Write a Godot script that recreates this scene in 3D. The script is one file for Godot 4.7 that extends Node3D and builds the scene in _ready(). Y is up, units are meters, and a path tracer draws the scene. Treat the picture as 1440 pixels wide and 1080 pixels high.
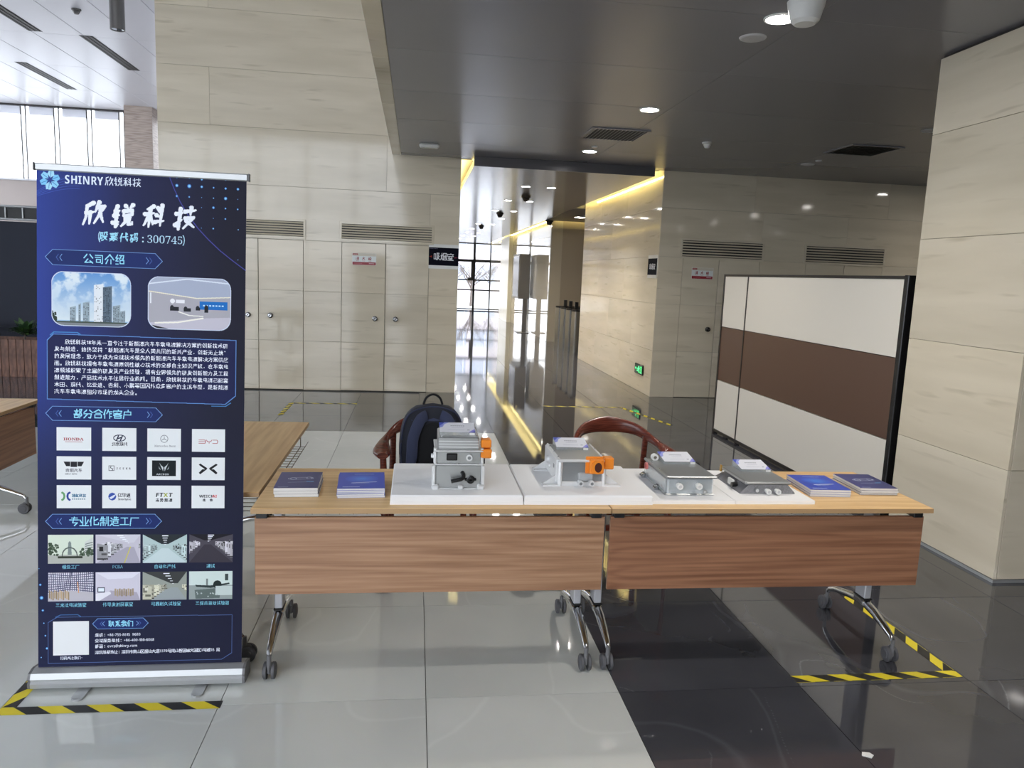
extends Node3D
# A trade-fair desk in an office lobby. Metres, y up. The camera stands at x 0, z 0 and looks towards -z.

# ---------------------------------------------------------------- mesh builder
class MB:
	var v := PackedVector3Array()
	var n := PackedVector3Array()
	var u := PackedVector2Array()

	func tri(a: Vector3, b: Vector3, c: Vector3, na: Vector3, nb: Vector3, nc: Vector3, ua := Vector2.ZERO, ub := Vector2.ZERO, uc := Vector2.ZERO) -> void:
		if (b - a).cross(c - a).dot(na + nb + nc) > 0.0:
			v.append_array([a, c, b]); n.append_array([na, nc, nb]); u.append_array([ua, uc, ub])
		else:
			v.append_array([a, b, c]); n.append_array([na, nb, nc]); u.append_array([ua, ub, uc])

	func quad(a: Vector3, b: Vector3, c: Vector3, d: Vector3, nn: Vector3, ua := Vector2(0, 1), ub := Vector2(1, 1), uc := Vector2(1, 0), ud := Vector2(0, 0)) -> void:
		tri(a, b, c, nn, nn, nn, ua, ub, uc)
		tri(a, c, d, nn, nn, nn, ua, uc, ud)

	func quads(a: Vector3, b: Vector3, c: Vector3, d: Vector3, na: Vector3, nb: Vector3, nc: Vector3, nd: Vector3) -> void:
		tri(a, b, c, na, nb, nc)
		tri(a, c, d, na, nc, nd)

	func box(c: Vector3, s: Vector3, bev := 0.0, b := Basis()) -> MB:
		var h := s * 0.5
		bev = minf(bev, minf(h.x, minf(h.y, h.z)) * 0.9)
		for ax in 3:
			var a1 := (ax + 1) % 3
			var a2 := (ax + 2) % 3
			for sg in [-1.0, 1.0]:
				var q := []
				for ij in [[-1, -1], [1, -1], [1, 1], [-1, 1]]:
					var p := Vector3.ZERO
					p[ax] = sg * h[ax]; p[a1] = ij[0] * (h[a1] - bev); p[a2] = ij[1] * (h[a2] - bev)
					q.append(c + b * p)
				var nn := Vector3.ZERO
				nn[ax] = sg
				quad(q[0], q[1], q[2], q[3], b * nn)
			if bev > 0.0:
				for s1 in [-1.0, 1.0]:
					for s2 in [-1.0, 1.0]:
						var p := Vector3.ZERO
						p[ax] = h[ax] - bev; p[a1] = s1 * h[a1]; p[a2] = s2 * (h[a2] - bev)
						var r := Vector3.ZERO
						r[ax] = h[ax] - bev; r[a1] = s1 * (h[a1] - bev); r[a2] = s2 * h[a2]
						var p2 := p; p2[ax] = -p[ax]
						var r2 := r; r2[ax] = -r[ax]
						var nn := Vector3.ZERO
						nn[a1] = s1; nn[a2] = s2
						quad(c + b * p, c + b * r, c + b * r2, c + b * p2, b * nn.normalized())
		if bev > 0.0:
			for sx in [-1.0, 1.0]:
				for sy in [-1.0, 1.0]:
					for sz in [-1.0, 1.0]:
						var s3 := Vector3(sx, sy, sz)
						var nn := b * s3.normalized()
						tri(c + b * (s3 * Vector3(h.x, h.y - bev, h.z - bev)), c + b * (s3 * Vector3(h.x - bev, h.y, h.z - bev)), c + b * (s3 * Vector3(h.x - bev, h.y - bev, h.z)), nn, nn, nn)
		return self

	func span(a: Vector3, b: Vector3, bev := 0.0) -> MB:      # box between two corners
		return box((a + b) * 0.5, (b - a).abs(), bev)

	func tube(pts: Array, radii: Array, seg := 8, caps := true, up := Vector3.UP) -> MB:   # radii: float or Vector2 (across, along up)
		var rings := []
		var norms := []
		for i in pts.size():
			var t: Vector3 = (pts[mini(i + 1, pts.size() - 1)] - pts[maxi(i - 1, 0)]).normalized()
			var side := t.cross(up)
			if side.length() < 0.05:
				side = t.cross(Vector3.RIGHT)
			side = side.normalized()
			var top := side.cross(t).normalized()
			var rr = radii[mini(i, radii.size() - 1)]
			var r2: Vector2 = rr if rr is Vector2 else Vector2(rr, rr)
			var ring := []
			var nr := []
			for k in seg:
				var a := TAU * k / seg
				ring.append(pts[i] + side * cos(a) * r2.x + top * sin(a) * r2.y)
				nr.append((side * cos(a) / r2.x + top * sin(a) / r2.y).normalized())
			rings.append(ring); norms.append(nr)
		for i in pts.size() - 1:
			for k in seg:
				var k2 := (k + 1) % seg
				quads(rings[i][k], rings[i][k2], rings[i + 1][k2], rings[i + 1][k], norms[i][k], norms[i][k2], norms[i + 1][k2], norms[i + 1][k])
		if caps:
			for e in [[0, 1], [pts.size() - 1, pts.size() - 2]]:
				var nn: Vector3 = (pts[e[0]] - pts[e[1]]).normalized()
				for k in range(1, seg - 1):
					tri(rings[e[0]][0], rings[e[0]][k], rings[e[0]][k + 1], nn, nn, nn)
		return self

	func cyl(a: Vector3, b: Vector3, r0: float, r1 := -1.0, seg := 12, caps := true) -> MB:
		return tube([a, b], [r0, r0 if r1 < 0.0 else r1], seg, caps)

	func lathe(prof: Array, seg: int, xf := Transform3D()) -> MB:    # prof: Vector2(radius, height), about local y
		for i in prof.size() - 1:
			var p: Vector2 = prof[i]
			var q: Vector2 = prof[i + 1]
			var d := (q - p).normalized()
			for k in seg:
				var a := TAU * k / seg
				var b := TAU * (k + 1) / seg
				var da := Vector3(cos(a), 0, sin(a))
				var db := Vector3(cos(b), 0, sin(b))
				var na := (xf.basis * (da * d.y + Vector3(0, -d.x, 0))).normalized()
				var nb := (xf.basis * (db * d.y + Vector3(0, -d.x, 0))).normalized()
				var A := xf * (da * p.x + Vector3(0, p.y, 0))
				var B := xf * (db * p.x + Vector3(0, p.y, 0))
				var C := xf * (db * q.x + Vector3(0, q.y, 0))
				var D := xf * (da * q.x + Vector3(0, q.y, 0))
				if p.x > 1e-6:
					tri(A, B, C, na, nb, nb)
				if q.x > 1e-6:
					tri(A, C, D, na, nb, na)
		return self

	func prism(poly: PackedVector2Array, d0: float, d1: float, xf := Transform3D()) -> MB:   # outline in local xy, extruded along local z
		var ids := Geometry2D.triangulate_polygon(poly)
		var nz := xf.basis * Vector3(0, 0, 1)
		for i in range(0, ids.size(), 3):
			for d in [d0, d1]:
				var nn: Vector3 = nz * (1.0 if d == maxf(d0, d1) else -1.0)
				tri(xf * Vector3(poly[ids[i]].x, poly[ids[i]].y, d), xf * Vector3(poly[ids[i + 1]].x, poly[ids[i + 1]].y, d), xf * Vector3(poly[ids[i + 2]].x, poly[ids[i + 2]].y, d), nn, nn, nn)
		var cw := -1.0 if Geometry2D.is_polygon_clockwise(poly) else 1.0
		for i in poly.size():
			var p := poly[i]
			var q := poly[(i + 1) % poly.size()]
			var e := (q - p).normalized() * cw
			var nn := (xf.basis * Vector3(e.y, -e.x, 0)).normalized()
			quad(xf * Vector3(p.x, p.y, d0), xf * Vector3(q.x, q.y, d0), xf * Vector3(q.x, q.y, d1), xf * Vector3(p.x, p.y, d1), nn)
		return self

	func grid(f: Callable, nu: int, nv: int) -> MB:      # smooth surface f(u, v) -> Vector3, normals by differences; outward = away from f's centre line
		var P := []
		for i in nu + 1:
			var row := []
			for j in nv + 1:
				row.append(f.call(float(i) / nu, float(j) / nv))
			P.append(row)
		var c := Vector3.ZERO
		for row in P:
			for p in row:
				c += p
		c /= float((nu + 1) * (nv + 1))
		var N := []
		for i in nu + 1:
			var row := []
			for j in nv + 1:
				var du: Vector3 = P[mini(i + 1, nu)][j] - P[maxi(i - 1, 0)][j]
				var dv: Vector3 = P[i][mini(j + 1, nv)] - P[i][maxi(j - 1, 0)]
				var nn := du.cross(dv)
				nn = nn.normalized() if nn.length() > 1e-9 else (P[i][j] - c).normalized()
				if nn.dot(P[i][j] - c) < 0.0:
					nn = -nn
				row.append(nn)
			N.append(row)
		for i in nu:
			for j in nv:
				quads(P[i][j], P[i + 1][j], P[i + 1][j + 1], P[i][j + 1], N[i][j], N[i + 1][j], N[i + 1][j + 1], N[i][j + 1])
		return self

	func quad_pane(x0: float, x1: float, y0: float, y1: float) -> MB:      # a sheet of glass in the local xy plane
		quad(Vector3(x0, y0, 0), Vector3(x1, y0, 0), Vector3(x1, y1, 0), Vector3(x0, y1, 0), Vector3(0, 0, 1))
		return self

	func mesh() -> ArrayMesh:
		var a := []
		a.resize(Mesh.ARRAY_MAX)
		a[Mesh.ARRAY_VERTEX] = v; a[Mesh.ARRAY_NORMAL] = n; a[Mesh.ARRAY_TEX_UV] = u
		var m := ArrayMesh.new()
		m.add_surface_from_arrays(Mesh.PRIMITIVE_TRIANGLES, a)
		return m


# ---------------------------------------------------------------- nodes
var taken := {}

func numbered(called: String) -> String:
	var k: int = taken.get(called, 0)
	taken[called] = k + 1
	return called if k == 0 else "%s_%03d" % [called, k]

func tag(o: Node, label: String, category: String, group := "", kind := "") -> Node:
	o.set_meta("label", label)
	o.set_meta("category", category)
	if group:
		o.set_meta("group", group)
	if kind:
		o.set_meta("kind", kind)
	return o

func thing(called: String, label: String, category: String, at := Vector3.ZERO, turn := 0.0, group := "", kind := "") -> Node3D:
	var o := Node3D.new()
	o.name = numbered(called)
	add_child(o)
	o.position = at
	o.rotation_degrees.y = turn
	tag(o, label, category, group, kind)
	return o

func part(called: String, shape, material: Material, parent: Node, at := Vector3.ZERO) -> MeshInstance3D:
	var o := MeshInstance3D.new()
	o.name = called
	o.mesh = shape.mesh() if shape is MB else shape
	o.material_override = material
	parent.add_child(o, true)
	o.position = at
	return o

func solo(called: String, shape, material: Material, label: String, category: String, at := Vector3.ZERO, turn := 0.0, group := "", kind := "") -> MeshInstance3D:
	var o := part(numbered(called), shape, material, self, at)
	o.rotation_degrees.y = turn
	tag(o, label, category, group, kind)
	return o

func copy_of(o: Node3D, at: Vector3, turn := 0.0, label := "") -> Node3D:
	var c: Node3D = o.duplicate()
	var stem := String(o.name)
	if stem.length() > 4 and stem[stem.length() - 4] == "_":
		stem = stem.substr(0, stem.length() - 4)
	c.name = numbered(stem)
	add_child(c)
	c.position = at
	c.rotation_degrees.y = turn
	if label:
		c.set_meta("label", label)
	return c


# ---------------------------------------------------------------- materials
func hue(r: int, g: int, b: int) -> Color:
	return Color(r / 255.0, g / 255.0, b / 255.0)

func mat(c: Color, rough := 0.6, metal := 0.0, spec := 0.5) -> StandardMaterial3D:
	var m := StandardMaterial3D.new()
	m.albedo_color = c
	m.roughness = rough
	m.metallic = metal
	m.metallic_specular = spec
	return m

func textured(img: Image, rough := 0.6, scale := Vector3.ONE, world := true, offset := Vector3.ZERO) -> StandardMaterial3D:
	var m := mat(Color.WHITE, rough)
	m.albedo_texture = ImageTexture.create_from_image(img)
	m.uv1_triplanar = true
	m.uv1_world_triplanar = world
	m.uv1_triplanar_sharpness = 8.0
	m.uv1_scale = scale
	m.uv1_offset = offset
	return m

func printed(img: Image, rough := 0.5, spec := 0.5) -> StandardMaterial3D:
	var m := mat(Color.WHITE, rough, 0.0, spec)
	m.albedo_texture = ImageTexture.create_from_image(img)
	m.texture_repeat = false
	return m

func glow(c: Color, energy: float, base := Color.WHITE) -> StandardMaterial3D:
	var m := mat(base, 0.5)
	m.emission_enabled = true
	m.emission = c
	m.emission_energy_multiplier = energy
	return m

func noise_bytes(w: int, h: int, freq: float, seed_: int, octaves := 4) -> PackedByteArray:
	var f := FastNoiseLite.new()
	f.noise_type = FastNoiseLite.TYPE_SIMPLEX_SMOOTH
	f.seed = seed_
	f.frequency = freq
	f.fractal_octaves = octaves
	var im := f.get_seamless_image(w, h)
	im.convert(Image.FORMAT_L8)
	return im.get_data()

func image_from(w: int, h: int, f: Callable) -> Image:
	var d := PackedByteArray()
	d.resize(w * h * 3)
	for i in w * h:
		var c: Color = f.call(i)
		d[i * 3] = clampi(int(c.r * 255.0), 0, 255)
		d[i * 3 + 1] = clampi(int(c.g * 255.0), 0, 255)
		d[i * 3 + 2] = clampi(int(c.b * 255.0), 0, 255)
	return Image.create_from_data(w, h, false, Image.FORMAT_RGB8, d)

var T := {}      # materials by name

func make_materials() -> void:
	# bed-veined limestone: long faint streaks
	var a := noise_bytes(256, 1024, 0.006, 3, 4)
	var b := noise_bytes(256, 1024, 0.018, 9, 3)
	var st := image_from(256, 1024, func(i):
		var t := a[i] / 255.0
		var s := b[i] / 255.0
		var k := (t - 0.5) * 0.06 - 0.12 * clampf((s - 0.70) * 3.4, 0.0, 1.0) * clampf(t * 1.6 - 0.3, 0.0, 1.0)
		return Color(0.848 + k, 0.808 + k * 1.02, 0.722 + k * 1.1))
	var stex := ImageTexture.create_from_image(st)
	for i in 4:
		var m := mat([Color(1, 1, 1), Color(0.985, 0.985, 0.98), Color(0.97, 0.97, 0.97), Color(0.99, 0.985, 0.975)][i], 0.07, 0.0, 0.5)
		m.albedo_texture = stex
		m.uv1_triplanar = true; m.uv1_world_triplanar = true; m.uv1_triplanar_sharpness = 8.0
		m.uv1_scale = Vector3(0.27, 0.55, 0.27); m.uv1_offset = Vector3(i * 0.37, i * 0.23, i * 0.41)
		T["stone%d" % i] = m
	T.grout = mat(hue(172, 163, 145), 0.9)
	T.floor_grout = mat(hue(120, 120, 118), 0.8)
	# floor tiles
	var w1 := noise_bytes(512, 512, 0.004, 21, 4)
	var w2 := noise_bytes(512, 512, 0.0032, 22, 2)
	var w3 := noise_bytes(512, 512, 0.012, 23, 3)
	var white := image_from(512, 512, func(i):
		var k := (w1[i] / 255.0 - 0.5) * 0.05
		var r := absf(w2[i] / 255.0 + w3[i] / 255.0 * 0.06 - 0.5)
		k += 0.025 * clampf(1.0 - r * 45.0, 0.0, 1.0)
		return Color(0.82 + k, 0.833 + k, 0.815 + k))
	var dark := image_from(512, 512, func(i):
		var k := (w1[i] / 255.0 - 0.5) * 0.06
		var q := w2[i] / 255.0 + w3[i] / 255.0 * 0.05
		k += 0.17 * clampf(1.0 - absf(q - 0.47) * 230.0, 0.0, 1.0) * clampf((w1[i] / 255.0 - 0.42) * 4.0, 0.0, 1.0)
		k += 0.05 * clampf(1.0 - absf(q - 0.58) * 26.0, 0.0, 1.0)
		return Color(0.262 + k, 0.266 + k, 0.288 + k))
	var wt := ImageTexture.create_from_image(white)
	var dt := ImageTexture.create_from_image(dark)
	for i in 4:
		for w in [0, 1]:
			var m := mat(Color(1, 1, 1) * [1.0, 0.985, 1.01, 0.99][i], 0.045, 0.0, 0.66)
			m.albedo_color.a = 1.0
			m.albedo_texture = wt if w == 0 else dt
			m.uv1_triplanar = true; m.uv1_world_triplanar = true
			m.uv1_scale = Vector3(0.45, 0.45, 0.45); m.uv1_offset = Vector3(0.31 * i, 0, 0.47 * i)
			T[("white_tile%d" if w == 0 else "dark_tile%d") % i] = m
	# wood: oak table tops and browner modesty panels, grain along local x
	var g1 := noise_bytes(256, 1024, 0.0035, 31, 3)
	var g2 := noise_bytes(256, 1024, 0.03, 32, 4)
	var grain := func(light: Color, deep: Color, rings: float, amount: float) -> Image:
		return image_from(256, 1024, func(i):
			var ring := 0.5 + 0.5 * sin(g1[i] / 255.0 * rings)
			var fine := g2[i] / 255.0
			return light.lerp(deep, clampf(amount * ring * ring + (fine - 0.5) * 0.62 + 0.16, 0.0, 1.0)))
	T.oak = textured(grain.call(hue(236, 199, 142), hue(204, 159, 103), 26.0, 0.4), 0.38, Vector3(0.22, 1.0, 1.0), false)
	T.walnut = textured(grain.call(hue(174, 136, 106), hue(124, 86, 61), 30.0, 0.3), 0.36, Vector3(0.2, 1.7, 1.7), false, Vector3(0.3, 0.2, 0.1))
	T.walnut_b = textured(grain.call(hue(158, 114, 86), hue(106, 69, 50), 26.0, 0.32), 0.36, Vector3(0.2, 1.7, 1.7), false, Vector3(0.7, 0.55, 0.4))  # darker and redder finish, partly painting in the light that falls off rightwards
	T.rosewood = textured(grain.call(hue(122, 60, 44), hue(76, 33, 25), 30.0, 0.5), 0.24, Vector3(1, 3, 3), false)
	T.slat_wood = textured(grain.call(hue(130, 92, 74), hue(88, 60, 50), 30.0, 0.5), 0.5, Vector3(2, 0.3, 2), false)
	T.column_wood = textured(grain.call(hue(194, 178, 166), hue(156, 139, 128), 40.0, 0.55), 0.5, Vector3(0.3, 0.8, 0.3), false)
	T.edge = mat(hue(176, 143, 103), 0.5)
	# plain ones
	T.white_paint = mat(hue(226, 226, 230), 0.6)
	T.pale_panel = mat(hue(206, 204, 209), 0.3)
	T.pink_wall = mat(hue(178, 167, 162), 0.6)
	T.ceiling = mat(hue(138, 139, 147), 0.27, 0.3)
	T.ceiling_b = mat(hue(136, 137, 145), 0.27, 0.3)
	T.drop = mat(hue(100, 99, 102), 0.3, 0.2)
	T.corridor_ceiling = mat(hue(132, 130, 133), 0.16, 0.25)
	T.black = mat(hue(24, 24, 26), 0.5)
	T.black_gloss = mat(hue(18, 18, 20), 0.25)
	T.rubber = mat(hue(82, 82, 85), 0.6)
	T.wheel = mat(hue(104, 104, 106), 0.5)
	T.chrome = mat(hue(206, 208, 210), 0.14, 1.0)
	T.steel = mat(hue(160, 162, 164), 0.22, 1.0)
	T.alu = mat(hue(176, 178, 179), 0.42, 0.55)
	T.post_grey = mat(hue(196, 197, 202), 0.4, 0.3)
	T.foam = mat(hue(240, 240, 240), 0.75)
	T.paper = mat(hue(222, 222, 220), 0.8)
	T.plastic_white = mat(hue(228, 228, 224), 0.45)
	T.orange = mat(hue(236, 138, 40), 0.38)
	T.orange_in = mat(hue(70, 22, 6), 0.5)
	T.cast = mat(hue(178, 180, 180), 0.3, 0.8)
	T.cast_light = mat(hue(226, 227, 227), 0.4, 0.45)
	T.cast_dark = mat(hue(136, 138, 140), 0.36, 0.5)
	T.plate = mat(hue(150, 153, 154), 0.28, 0.45)
	T.rough_cast = textured(image_from(256, 256, func(i):
		var k := absf(noise_spot(i) - 0.5)
		return Color(0.42 + k, 0.42 + k, 0.43 + k)), 0.45, Vector3(9, 9, 9), false)
	T.rough_cast.metallic = 0.5
	T.acrylic = mat(Color(0.93, 0.96, 0.97, 0.25), 0.03)
	T.acrylic.transparency = BaseMaterial3D.TRANSPARENCY_ALPHA
	T.glass = mat(Color(0.9, 0.95, 0.96, 0.06), 0.02)
	T.glass.transparency = BaseMaterial3D.TRANSPARENCY_ALPHA
	T.fabric = mat(hue(30, 33, 44), 0.85)
	T.fabric.rim_enabled = true; T.fabric.rim = 0.35
	T.fabric_blue = mat(hue(46, 53, 80), 0.8)
	T.fabric_blue.rim_enabled = true; T.fabric_blue.rim = 0.4
	T.mesh_pad = mat(hue(20, 21, 25), 0.95)
	T.navy_cloth = mat(hue(44, 48, 60), 0.85)
	T.leather = mat(hue(30, 27, 26), 0.45)
	T.screen_white = mat(hue(226, 220, 207), 0.5)
	T.screen_brown = mat(hue(92, 66, 52), 0.42)
	T.dark_trim = mat(hue(46, 42, 40), 0.4, 0.3)
	T.led = glow(Color(1.0, 0.88, 0.5), 0.5)
	T.lamp = glow(Color(1.0, 0.98, 0.96), 16.0)
	T.unlit = mat(hue(196, 196, 196), 0.35)
	T.leaf_a = mat(hue(52, 84, 42), 0.5)
	T.leaf_b = mat(hue(78, 112, 56), 0.5)
	T.leaf_c = mat(hue(36, 62, 36), 0.5)
	T.bark = mat(hue(96, 86, 80), 0.9)
	T.paving = mat(hue(206, 206, 208), 0.9)
	T.facade = mat(hue(196, 188, 190), 0.8)
	T.pilaster = mat(hue(222, 220, 202), 0.3)
	T.mirror_stone = mat(hue(222, 218, 208), 0.03, 0.32)
	T.facade_glass = mat(hue(158, 164, 176), 0.3)
	T.brown_wall = mat(hue(150, 138, 120), 0.5)
	T.kiosk = mat(hue(104, 102, 100), 0.35, 0.4)

var spots := PackedByteArray()
func noise_spot(i: int) -> float:
	if spots.is_empty():
		spots = noise_bytes(256, 256, 0.11, 77, 3)
	return spots[i] / 255.0


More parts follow.
